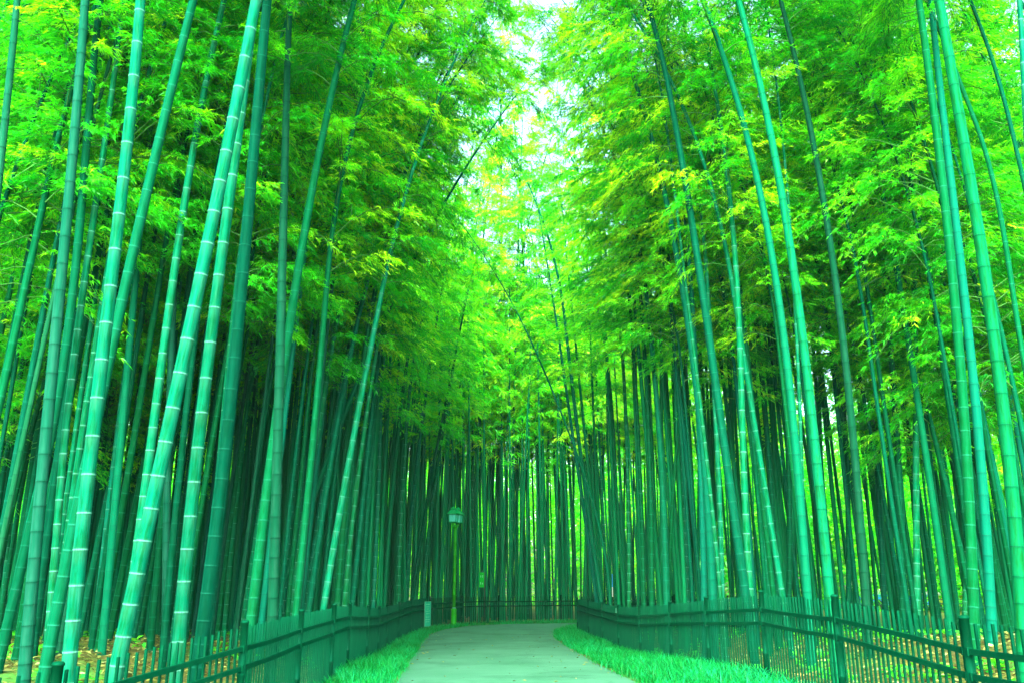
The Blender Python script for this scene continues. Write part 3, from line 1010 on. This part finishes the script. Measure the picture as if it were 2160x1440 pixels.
# culms along the path edge whose crowns arch over it
for side, Y0 in ((-1, 12.5), (1, 14.5)):
    y = Y0
    while y < 31:
        line = LP if side < 0 else RP
        fx_ = np.interp(y, [q[1] for q in line], [q[0] for q in line])
        x = fx_+side*rs.uniform(0.55, 1.5)
        if not near(x, y, 0.35):
            put(x, y); keep.append((x, y, "arch_left" if side < 0 else "arch_right", 0.9))
        y += rs.uniform(1.0, 1.6)
for i in range(26):
    x = -5.5+11.5*(i+rs.random())/26; y = 0
    y = rs.uniform(38.6, 42.5)
    keep.append((x, y, "tall", 2.0))
keep.sort(key=lambda q: q[1] - (100 if q[2] == "tall" else 0))
NIND = 290-len(HERO_XY)
print("heroes", len(HERO_XY), "generic", len(keep))
KW = {"lit_culm": "brightened green", "lime": "light green", "green": "plain green", "dark": "dark green", "teal": "bluish green", "young": "bright ringed", "old": "greyish"}
gen_lists = {"left": [0, 1, 2, 4, 5, 6, 7, 9, 10, 12], "right": [0, 1, 3, 4, 5, 9, 12, 8, 1, 5], "far": [0, 2, 3, 4, 7, 8, 10, 11, 13, 2]}


def zone_label(zone, o, y, kw):
    if zone == "left":
        return f"{kw} bamboo of the crowded stand behind the left fence, " + ("in its front ranks" if o < 4 else "deep among other culms")
    if zone == "right":
        return f"{kw} bamboo of the open stand behind the right fence, " + ("in its front ranks" if o < 4 else "deep among other culms")
    return f"{kw} bamboo of the stand behind the dark fence at the bend"


rest = []
for i, (x, y, zone, o) in enumerate(keep):
    if i >= NIND:
        rest.append((x, y, zone)); continue
    arch = zone.startswith("arch")
    talls = zone == "tall"
    if talls: zone = "far"
    zone = zone.replace("arch_", "")
    v = rs.choice(gen_lists[zone])
    if (arch and y > 13) or (o < 2.6 and zone != "far" and y > 14 and rs.random() < 0.6): v = 14+rs.randrange(8)
    elif o > 4.5 and zone != "far" and rs.random() < 0.6: v = 22+rs.randrange(6)
    if talls: v = 14+rs.randrange(8)
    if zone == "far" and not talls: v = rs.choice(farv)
    me, k, cm, kd, f, H, d = VAR[v]
    tw = toward_path(x, y)
    ang = math.atan2(tw.y, tw.x)+rs.gauss(0, 0.35)
    lb = zone_label(zone, o, y, KW[kd])
    place_bamboo((x, y, gz(x, y)-0.02), me, k, cm, lb, lb.split(" bamboo")[0]+" bamboos, "+{"left": "left stand", "right": "right stand", "far": "stand at the bend"}[zone]+(", front" if o < 4 and zone != "far" else ""), ang, rs.uniform(1.15, 1.7) if talls else rs.choice((rs.uniform(0.85, 1.05), rs.uniform(1.15, 1.3))) if zone == "far" else rs.uniform(1.05, 1.25) if arch else rs.uniform(0.92, 1.18))
print("rest", len(rest))

# the far remainder as one mass: simple culms and crowns
CV = []; CF = []; CR = []; CA = []; off = 0
LV = []; LT = []
simpl = []
for k in range(4):
    V, tn, BV, BF, cen = crown(500+k, 8.0, 1.2, 30, 9, 4, 0.26, 1.9, 0.42, [0.55, 0.7, 0.62, 0.78][k])
    simpl.append((V, tn))
for (x, y, zone) in rest:
    H = rs.uniform(14.2, 17); t0 = H-8.0
    z0 = gz(x, y); lx, ly = rs.gauss(0, 0.03), rs.gauss(0, 0.03)
    T = np.linspace(0, H, 22)
    nn_ = len(T); sd = 6
    d = rs.uniform(0.08, 0.12)
    rad = 0.5*d*(1-0.85*(T/H)**2)
    th = np.arange(sd)*2*np.pi/sd
    Vc = np.stack([x+lx*T[:, None]+rad[:, None]*np.cos(th), y+ly*T[:, None]+rad[:, None]*np.sin(th), np.broadcast_to(z0+T[:, None], (nn_, sd))], -1)
    ii = np.arange(nn_*sd).reshape(nn_, sd)+off
    nx_ = np.roll(ii, -1, 1)
    CF.append(np.stack([ii[:-1].ravel(), nx_[:-1].ravel(), nx_[1:].ravel(), ii[1:].ravel()], 1))
    CV.append(Vc.reshape(-1, 3)); off += nn_*sd
    CA.append(np.stack([np.broadcast_to(np.cos(th)*.5, (nn_, sd)), np.broadcast_to(np.sin(th)*.5, (nn_, sd)), np.broadcast_to(T[:, None]+x*3, (nn_, sd))], -1).reshape(-1, 3))
    V, tn = simpl[rs.randrange(4)]
    a = rs.uniform(0, 6.28); c_, s_ = math.cos(a), math.sin(a)
    q = np.stack([V[:, 0]*c_-V[:, 1]*s_+x+lx*t0, V[:, 0]*s_+V[:, 1]*c_+y+ly*t0, V[:, 2]+z0+t0], -1)
    LV.append(q); LT.append(tn)
if rest:
    CVa = np.concatenate(CV)
    o1 = link("distant_bamboo", mesh_np("distant_bamboo", CVa, [np.concatenate(CF)], M["lit_culm"], {"ring": np.zeros(len(CVa))}, True, {"along": np.concatenate(CA)}))  # distant mass shares the culm colour brightened in place of light
    tag(o1, "far crowd of bamboo culms behind the nearer stands", "bamboo stand", kind="stuff")
    LVa = np.concatenate(LV)
    o2 = link("foliage", mesh_np("foliage", LVa, [quads(len(LVa))], M["leaf"], {"tint": np.concatenate(LT)}), o1)

# bright leafy growth on the far edge of the grove
rg = np.random.default_rng(77)
n = 230
th = rg.uniform(-0.78, 0.78, n)
rr = np.where(np.abs(th) < 0.3, rg.uniform(66, 80, n), rg.uniform(56, 80, n))
VV = []; TT = []
for i in range(n):
    cx, cy = rr[i]*math.sin(th[i]), rr[i]*math.cos(th[i])
    hgt = rg.uniform(12, 21); rad = rg.uniform(2.4, 4.2)
    m_ = 2400
    u = rg.normal(0, 1, (m_, 3)); u /= np.linalg.norm(u, axis=1)[:, None]
    q = u*(rg.random((m_, 1))**0.45)*np.array([rad, rad, hgt*0.5])
    # lumps
    q += np.sin(q*2.3+i)*0.25
    pos = q+np.array([cx, cy, hgt*0.44-0.3])
    az = rg.uniform(0, 6.28, m_); sl = rg.normal(-0.4, 0.4, m_)
    D = np.stack([np.cos(az), np.sin(az), sl], -1); D /= np.linalg.norm(D, axis=1)[:, None]
    L = rg.uniform(0.28, 0.55, m_)
    VV.append(leaf_quads(pos, D, L, L*0.3, rg.normal(0, .5, m_), rg))
    TT.append(np.repeat(np.clip(0.52+rg.normal(0, 0.13)+rg.normal(0, 0.13, m_), 0, 1), 4))
VVa = np.concatenate(VV)
o = link("woodland", mesh_np("woodland", VVa, [quads(len(VVa))], M["leaf"], {"tint": np.concatenate(TT)}))
tag(o, "sunlit yellow green thicket seen between the culms, beyond the grove", "thicket", kind="stuff")

# ------------------------------------------------------------------ verge grass
rg = np.random.default_rng(5)


def blades(P, z, n_per, Lr, rg, tint_mu, wid=0.011, spread=0.03):
    n0 = len(P)
    I = np.repeat(np.arange(n0), n_per)
    n = len(I)
    base = np.column_stack([P[I]+rg.normal(0, spread, (n, 2)), z[I]-0.01])
    az = rg.uniform(0, 2*np.pi, n)
    L = rg.uniform(*Lr, n)
    dirh = np.stack([np.cos(az), np.sin(az), 0*az], -1)
    side = np.stack([-np.sin(az), np.cos(az), 0*az], -1)
    lean = rg.uniform(0.35, 1.1, n)
    W = wid*rg.uniform(0.6, 1.2, n)
    vs = []
    for s, wf in ((0, 1.0), (0.4, 0.9), (0.75, 0.6), (1.0, 0.08)):
        p = base+dirh*(L*lean*s**1.6)[:, None]+np.array([0, 0, 1.0])*(L*(s*0.95-lean*0.62*s**2.4))[:, None]
        vs.append(p+side*(W*wf*0.5)[:, None]); vs.append(p-side*(W*wf*0.5)[:, None])
    V = np.stack(vs, 1)
    b = np.arange(n)[:, None]*8
    F_ = np.concatenate([b+np.array([[2*j, 2*j+1, 2*j+3, 2*j+2]]) for j in range(3)])
    tn = np.clip(tint_mu[I]+rg.normal(0, 0.22, n), 0, 1)
    return V.reshape(-1, 3), F_, np.repeat(tn, 8)


cnt = 46000
P = np.column_stack([rg.uniform(-5.5, 9.0, cnt), 3.0+rg.random(cnt)**1.15*34.5])
P = P[(inside(P)) & (~in_poly(P, PATHPOLY))]
dp = seg_dist(P, [tuple(q) for q in eL]); dq = seg_dist(P, [tuple(q) for q in eR])
de = np.minimum(dp, dq)
dn = noise_patch = 0.5+0.5*np.sin(P[:, 0]*2.1+np.cos(P[:, 1]*1.3)*1.5)*np.sin(P[:, 1]*1.7+P[:, 0])
ok = (de > 0.0+0.06*rg.random(len(P)))
P = P[ok]; dn = dn[ok]
print("tufts", len(P))
tm = 0.45+0.3*(dn-0.5)+0.2*ss(4, -1, np.abs(P[:, 0]-3.0)*2)*(P[:, 1] < 12)
V, F_, tn = blades(P, ground(P), 12, (0.14, 0.33), rg, tm, 0.0085, 0.05)
o = link("grass", mesh_np("grass", V, [F_], M["grass"], {"tint": tn}))
tag(o, "lush arching verge grass along both path edges", "grass", kind="stuff")

# ------------------------------------------------------------------ leaf litter and herbs behind the fences
cnt = 60000
P = np.column_stack([rg.uniform(-13, 14, cnt), 4+rg.random(cnt)**1.3*26])
od = outdist(P)
P = P[(od > 0.1) & (np.abs(P[:, 0]) < 0.62*P[:, 1]+2)]
n = len(P)
az = rg.uniform(0, 6.28, n); sl = rg.normal(0.05, 0.25, n)
D = np.stack([np.cos(az), np.sin(az), sl], -1); D /= np.linalg.norm(D, axis=1)[:, None]
L = rg.uniform(0.06, 0.15, n)
V = leaf_quads(np.column_stack([P, ground(P)+rg.uniform(0.005, 0.04, n)]), D, L, L*rg.uniform(0.18, 0.32, n), rg.normal(0, 0.6, n), rg)
o = link("leaf_litter", mesh_np("leaf_litter", V, [quads(len(V))], M["litter"], {"tint": np.repeat(np.clip(rg.normal(0.55, 0.25, n), 0, 1), 4)}))
tag(o, "dry straw coloured leaves lying under the bamboo", "leaf litter", kind="stuff")

# odd dead leaves on the path and along its edges
n = 420
a_ = rg.random(n); b_ = np.where(rg.random(n) < 0.6, np.where(rg.random(n) < 0.5, rg.normal(0.0, 0.03, n), rg.normal(1.0, 0.03, n)), rg.random(n))
q_ = (5+a_*100).astype(int)
P = eL[q_]*(1-b_[:, None])+eR[q_]*b_[:, None]+rg.normal(0, 0.08, (n, 2))
az = rg.uniform(0, 6.28, n); sl = rg.normal(0.02, 0.08, n)
D = np.stack([np.cos(az), np.sin(az), sl], -1); D /= np.linalg.norm(D, axis=1)[:, None]
L = rg.uniform(0.05, 0.12, n)
V = leaf_quads(np.column_stack([P, ground(P)+0.02]), D, L, L*rg.uniform(0.15, 0.25, n), rg.normal(0, 0.5, n), rg)
o = link("fallen_leaves", mesh_np("fallen_leaves", V, [quads(len(V))], M["litter"], {"tint": np.repeat(np.clip(rg.normal(0.5, 0.25, n), 0, 1), 4)}))
tag(o, "odd dry bamboo leaves dropped on the path and its edges", "fallen leaves", kind="stuff")

cnt = 5200
P = np.column_stack([rg.uniform(-11, 14, cnt), 4+rg.random(cnt)**1.2*26])
od = outdist(P)
pat = np.sin(P[:, 0]*1.3+0.5)*np.sin(P[:, 1]*0.9)+0.6*np.sin(P[:, 0]*3.1+P[:, 1]*2.3)
P = P[(od > 0.1) & (pat > 0.35) & (np.abs(P[:, 0]) < 0.62*P[:, 1]+2) & ((P[:, 0] > 0) | (rg.random(cnt) < 0.5))]
I = np.repeat(np.arange(len(P)), 9); n = len(I)
az = rg.uniform(0, 6.28, n); sl = rg.normal(0.35, 0.35, n)
D = np.stack([np.cos(az), np.sin(az), sl], -1); D /= np.linalg.norm(D, axis=1)[:, None]
b = np.column_stack([P[I]+rg.normal(0, 0.06, (n, 2)), ground(P)[I]+rg.uniform(0.0, 0.13, n)])
L = rg.uniform(0.06, 0.14, n)
V = leaf_quads(b, D, L, L*rg.uniform(0.5, 0.85, n), rg.normal(0, 0.4, n), rg)
o = link("undergrowth", mesh_np("undergrowth", V, [quads(len(V))], M["herb"], {"tint": np.repeat(np.clip(rg.normal(0.5, 0.25, n), 0, 1), 4)}))
tag(o, "bright green low plants sprouting through the leaf litter", "undergrowth", kind="stuff")

# ------------------------------------------------------------------ street lamp with twin lanterns
b = at(957, 1309, 33.0); lx, ly = b.x, b.y; lz = gz(lx, ly)
lamp = tag(empty("street_lamp", (lx, ly, lz)), "green street lamp with two roofed lanterns beside the path bend", "street lamp")
LHt = at(955, 1108, 33.0).z-lz     # pole top, under the lanterns
MB().lathe([(0.115, -0.05), (0.115, 0.02), (0.098, 0.04), (0.095, 0.58), (0.10, 0.60), (0.10, 0.63), (0.07, 0.66)], 16).build("base_sleeve", M["lamp_pole"], lamp, True)
MB().lathe([(0.072, 0.655), (0.078, 0.67), (0.060, 0.70), (0.054, 0.705)], 16).build("collar", M["pale"], lamp, True)
pole = MB()
prof = [(0.06, 0.69)]
for zz in np.arange(1.15, LHt-0.15, 0.47): prof += [(0.058, zz-.012), (0.066, zz), (0.058, zz+.012)]
prof += [(0.055, LHt), (0.03, LHt+0.02)]
pole.lathe(prof, 14).build("pole", M["lamp_pole"], lamp, True)
arm = MB()
ang = R(62)
ca_, sa_ = math.cos(ang), math.sin(ang)
o1 = Vector((-0.07, -0.17, 0)); o2 = Vector((0.085, 0.20, 0))
arm.bar(o1+Vector((0, 0, LHt+0.0)), o2+Vector((0, 0, LHt+0.0)), 0.05, 0.05)
arm.bar(o1+Vector((0, 0, LHt-0.03)), o1+Vector((0, 0, LHt+0.11)), 0.09, 0.09, up=Vector((0, 1, 0)))
arm.bar(o2+Vector((0, 0, LHt-0.03)), o2+Vector((0, 0, LHt+0.11)), 0.09, 0.09, up=Vector((0, 1, 0)))
arm.bar(Vector((0, 0, LHt-0.22)), o1+Vector((0, 0, LHt-0.02)), 0.022, 0.022)
arm.bar(Vector((0, 0, LHt-0.22)), o2+Vector((0, 0, LHt-0.02)), 0.022, 0.022)
arm.build("bracket", M["lamp_pole"], lamp)
for q in (o1, o2):
    ln_ = MB()
    zb = LHt+0.11
    ln_.lathe([(0.20, 0), (0.235, 0.012), (0.235, 0.035), (0.20, 0.045)], 4, (q.x, q.y, zb), R(45-12))
    for k in range(4):
        a = R(45-12+90*k)
        a1 = Vector((q.x+0.205*math.cos(a), q.y+0.205*math.sin(a), zb+0.04))
        a2 = Vector((q.x+0.235*math.cos(a), q.y+0.235*math.sin(a), zb+0.335))
        ln_.bar(a1, a2, 0.026, 0.026, up=Vector((0, 1, 0)))
    ln_.lathe([(0.225, 0.335), (0.25, 0.34), (0.25, 0.36), (0.22, 0.365)], 4, (q.x, q.y, zb), R(45-12))
    lan = ln_.build("lantern", M["lamp_roof"], lamp)
    MB().lathe([(0.192, 0.045), (0.218, 0.333)], 4, (q.x, q.y, zb), R(45-12)).build("pane", M["lamp_glass"], lan)
    MB().lathe([(0.33, 0.362), (0.335, 0.38), (0.235, 0.46), (0.15, 0.545), (0.10, 0.565), (0.165, 0.57), (0.17, 0.585), (0.09, 0.645), (0.03, 0.675), (0.018, 0.71), (0.004, 0.72)], 4, (q.x, q.y, zb), R(45-12)).build("roof", M["lamp_roof"], lan)
    base_ = Vector((q.x, q.y, zb))
    for ob_ in (lan, *[c for c in lan.children]):
        for vv_ in ob_.data.vertices: vv_.co = base_+(vv_.co-base_)*0.86

# ------------------------------------------------------------------ signs
# bright green hanging sign on a thin post behind the far fence
sp = at(1022, 1300, 36.0); sx, sy = sp.x, sp.y; szz = gz(sx, sy)
top = at(1022, 1206, 36.0).z
sg = tag(empty("hanging_sign", (sx, sy, szz)), "bright green upright sign board on a thin post behind the dark fence", "sign")
MB().lathe([(0.02, -0.05), (0.02, top-szz), (0.012, top-szz+0.015)], 10).build("post", M["tyre"], sg, True)
pb = MB(); zc_ = at(1018, 1222, 36.0).z-szz
pb.bar(Vector((-0.125, -0.035, zc_-0.29)), Vector((-0.125, -0.035, zc_+0.29)), 0.20, 0.02, up=Vector((0, 1, 0)), bev=0.006)
pb.build("board", M["sign_green"], sg)
# four white characters built of strokes
gl = MB()
strokes = [[(-.5, .6, .5, .6), (0, 1, 0, -1), (-.6, .1, -.2, -.6), (.6, .1, .2, -.6)],
           [(-.6, .7, .6, .7), (-.5, 0, .5, 0), (-.6, -.8, .6, -.8), (-.4, .7, -.4, -.8), (.4, .7, .4, -.8)],
           [(-.6, .5, .6, .5), (0, 1, -.6, -.9), (0, .3, .6, -.9)],
           [(-.6, 0, .6, 0), (0, .9, 0, -.9), (0, 0, -.5, -.8), (0, 0, .5, -.8)]]
for (cx, cz), st in zip(((-.165, .14), (-.09, .14), (-.165, -.13), (-.09, -.13)), strokes):
    for a0, b0, a1, b1 in st:
        gl.bar(Vector((cx-.0+a0*.03, -0.048, zc_+cz+b0*.05)), Vector((cx+a1*.03, -0.048, zc_+cz+b1*.05)), 0.006, 0.011)
gl.build("lettering", M["ink"], sg)
for zc2 in (zc_-0.24, zc_+0.24):
    MB().bar(Vector((-0.13, -0.016, zc2)), Vector((0.0, -0.016, zc2)), 0.012, 0.012).build("bracket", M["tyre"], sg)

# teal notice panel fixed on the left fence
A = Vector((*LP[-1], 0)); Bq = Vector((*LP[-2], 0))
d_ = (Bq-A).normalized(); c_ = A+d_*0.75
nrm = Vector((d_.y, -d_.x, 0))
if nrm.x < 0: nrm = -nrm
c_ = c_+nrm*0.06
npz = gz(c_.x, c_.y)
pn = tag(empty("notice_panel", (c_.x+0.08, c_.y, npz), R(63)), "teal upright notice panel with pale lines fixed to the left fence", "sign")
sgn = 1 if (Matrix.Rotation(pn.rotation_euler.z, 3, 'Z') @ Vector((0, 1, 0))).dot(nrm) > 0 else -1
MB().bar(Vector((0, 0, 0.16)), Vector((0, 0, 0.94)), 0.36, 0.016, up=Vector((0, 1, 0))).build("board", M["sign_teal"], pn)
fr_ = MB()
for sx_ in (-0.186, 0.186): fr_.bar(Vector((sx_, 0, 0.145)), Vector((sx_, 0, 0.955)), 0.012, 0.024, up=Vector((0, 1, 0)))
for z_ in (0.151, 0.949): fr_.bar(Vector((-0.18, 0, z_)), Vector((0.18, 0, z_)), 0.024, 0.012)
fr_.build("frame", M["pale"], pn)
tx = MB()
for q, z_ in enumerate((0.86, 0.78, 0.71, 0.64, 0.56, 0.45, 0.37, 0.30)):
    w_ = 0.12 if q in (0, 5) else 0.14-0.03*(q % 3)
    for s_ in range(5):
        x0 = -w_+2*w_*s_/5
        tx.bar(Vector((x0, sgn*0.0105, z_)), Vector((x0+2*w_/5*0.65, sgn*0.0105, z_)), 0.003, 0.022 if q in (0,) else 0.014)
tx.build("lettering", M["ink"], pn)

# small pale tag on the right fence
A = Vector((*RP[8], 0)); nA = Vector((-1, -0.15, 0))
tg_ = at(1304, 1283, 22.5)
fx, fy = RP[8]
t_ = tag(MB().bar(Vector((-0.0, 0, -0.055)), Vector((0, 0, 0.055)), 0.012, 0.09, up=Vector((0, 1, 0))).build("fence_tag", M["pale"]), "small pale blue tag on a post of the right fence", "tag")
t_.location = (fx-0.05, fy-0.015, gz(fx, fy)+FH-0.10)

# blue and white banner glimpsed at the far end of the right fence
bq = at(1290, 1250, 37.5)
bz = gz(bq.x, bq.y)
bn = tag(empty("banner", (bq.x, bq.y, bz)), "narrow blue and white banner glimpsed between culms beyond the right fence end", "banner")
MB().lathe([(0.015, -0.05), (0.015, 2.05), (0.02, 2.06), (0.005, 2.08)], 8).build("pole", M["tyre"], bn, True)
MB().bar(Vector((0.02, -0.02, 1.42)), Vector((0.02, -0.02, 1.95)), 0.07, 0.012, up=Vector((0, 1, 0))).build("blue_panel", M["blue"], bn)
MB().bar(Vector((0.02, -0.02, 0.95)), Vector((0.02, -0.02, 1.417)), 0.07, 0.012, up=Vector((0, 1, 0))).build("white_panel", M["white"], bn)

# thin dark railing at the far side of the right stand
rp = [(4.5+2.35*i, 38.0+0.75*i) for i in range(11)]
rl = tag(empty("railing", (rp[0][0], rp[0][1], gz(*rp[0]))), "thin dark three rail railing far behind the right stand", "railing")
o0 = Vector((rp[0][0], rp[0][1], gz(*rp[0])))
for i, q in enumerate(rp):
    z_ = gz(*q)
    MB().lathe([(0.03, -0.05), (0.03, 0.93), (0.012, 0.96)], 8).build("post", M["rail_dark"], rl, True).location = Vector((q[0], q[1], z_))-o0
    if i < len(rp)-1:
        q2 = rp[i+1]; z2 = gz(*q2)
        for hz in (0.48, 0.66, 0.85):
            MB().bar(Vector((q[0], q[1], z_+hz))-o0, Vector((q2[0], q2[1], z2+hz))-o0, 0.03, 0.032).build("rail", M["rail_dark"], rl)


# vehicles glimpsed beyond the railing
def van(px, Y, rz, body, lower, label):
    q = at(px, 1290, Y); z_ = gz(q.x, q.y)
    r_ = tag(empty("parked_van", (q.x, q.y, z_), rz), label, "van", "vans parked beyond the railing")
    prof = [(-2.3, 0.95), (-2.3, 1.75), (-2.15, 1.95), (1.2, 1.95), (1.75, 1.25), (2.3, 1.1), (2.38, 0.95)]
    def extr(pr, name, mat, hw):
        mb = MB(); k = len(pr)
        vs = [(x_, -hw, zz) for x_, zz in pr]+[(x_, hw, zz) for x_, zz in pr]
        fs = [tuple(range(k)), tuple(range(k, 2*k))[::-1]]+[((i+1) % k, i, k+i, k+(i+1) % k) for i in range(k)]
        mb.add(vs, fs)
        return mb.build(name, mat, r_)
    extr(prof, "body", body, 0.86)
    extr([(-2.32, 0.32), (-2.32, 0.948), (2.4, 0.948), (2.42, 0.32)], "lower_body", lower, 0.87)
    for sy_ in (-1, 1):
        for x0, x1 in ((-2.0, -0.8), (-0.7, 0.3), (0.4, 1.2)):
            MB().box(((x0+x1)/2, sy_*0.863, 1.5), x1-x0, 0.014, 0.45).build("window", M["dark_glass"], r_)
        for xw in (-1.45, 1.5):
            w_ = MB().lathe([(0.2, -0.1), (0.3, -0.1), (0.32, -0.06), (0.32, 0.06), (0.3, 0.1), (0.2, 0.1)], 18).build("wheel", M["tyre"], r_)
            w_.rotation_euler = (R(90), 0, 0); w_.location = (xw, sy_*0.80, 0.32)
    return r_


van(1885, 56, R(8), M["white"], M["blue"], "white topped van with blue lower body glimpsed behind the right railing")
van(1985, 58, R(5), M["white"], M["yellow"], "white van with yellow lower body glimpsed behind the right railing")


# dry sheaths at culm feet
def sheath(px, py, Y, label, seed, h=0.26):
    q = at(px, py, Y); z_ = gz(q.x, q.y)
    rs2 = random.Random(seed)
    mb = MB()
    for k in range(9):
        a = rs2.uniform(0, 6.28); l = h*rs2.uniform(0.7, 1.25); w_ = rs2.uniform(0.03, 0.06); out = rs2.uniform(0.05, 0.22)
        vs = []
        for j in range(6):
            s = j/5
            r0 = 0.05+out*s**1.8
            zc2 = l*(s-0.35*s*s*(1 if k % 2 else 1.6))
            ww = w_*(1-0.8*s)*(1+0.3*math.sin(j*2+k))
            cx_, cy_ = r0*math.cos(a+0.5*s), r0*math.sin(a+0.5*s)
            tx_, ty_ = -math.sin(a), math.cos(a)
            for e in (-1, 0, 1):
                vs.append((cx_+tx_*ww*e-0.018*abs(e)*math.cos(a), cy_+ty_*ww*e-0.018*abs(e)*math.sin(a), zc2))
        fs = []
        for j in range(5):
            for e in range(2):
                fs.append((j*3+e, j*3+e+1, j*3+e+4, j*3+e+3))
        mb.add(vs, fs)
    o = mb.build("dry_sheath", M["sheath"], None, True)
    so = o.modifiers.new("thick", 'SOLIDIFY'); so.thickness = 0.004
    o.location = (q.x, q.y, z_)
    tag(o, label, "bamboo sheath")


sheath(232, 1420, 7.9, "curled brown sheath clump on the ground between the bright leaning bamboos", 1, 0.36)
sheath(30, 1425, 8.3, "curled brown sheath clump at the foot of the cracked grey bamboo", 2)
sheath(1700, 1400, 11.5, "brown sheath scraps on the ground behind the third right fence bay", 3, 0.2)

# ------------------------------------------------------------------ light
SUN_EL = R(36); SUN_AZ = R(186)      # azimuth clockwise from +Y: behind the camera, slightly to its left
w = bpy.data.worlds.new("World"); sc.world = w
w.use_nodes = True
nt = w.node_tree
bg = nt.nodes["Background"]
sky = nt.nodes.new("ShaderNodeTexSky"); sky.sky_type = 'NISHITA'
sky.sun_disc = False
sky.sun_elevation = SUN_EL
sky.sun_rotation = SUN_AZ
sky.air_density = 1.0; sky.dust_density = 5.0; sky.ozone_density = 1.0
nt.links.new(sky.outputs[0], bg.inputs[0])
bg.inputs[1].default_value = 0.15
sl = bpy.data.lights.new("sun", 'SUN'); sl.energy = 2.0; sl.angle = R(55); sl.color = (1.0, 0.96, 0.86)
so = bpy.data.objects.new("sun", sl); COL.objects.link(so)
dv = Vector((math.sin(SUN_AZ)*math.cos(SUN_EL), math.cos(SUN_AZ)*math.cos(SUN_EL), math.sin(SUN_EL)))
so.rotation_euler = dv.to_track_quat('Z', 'Y').to_euler()
so.location = dv*50

vs = sc.view_settings
vs.view_transform = 'Standard'; vs.look = 'None'; vs.exposure = 3.45; vs.gamma = 1.0
sc.cycles.max_bounces = 14
sc.cycles.diffuse_bounces = 9
sc.cycles.transmission_bounces = 12
sc.cycles.transparent_max_bounces = 4
sc.cycles.sample_clamp_indirect = 8

HZ = 0.00025
if HZ:
    hb = MB(); hb.box((0, 30, 17), 170, 130, 38)
    m, nt, ns, ls = newmat("haze_air")
    pv = nt.nodes.new("ShaderNodeVolumePrincipled")
    pv.inputs["Color"].default_value = (0.3, 0.95, 0.65, 1)
    pv.inputs["Density"].default_value = HZ
    o_ = nt.nodes.new("ShaderNodeOutputMaterial"); ls.new(pv.outputs[0], o_.inputs["Volume"])
    tag(hb.build("haze", m), "thin pale haze between the culms", "haze", kind="stuff")
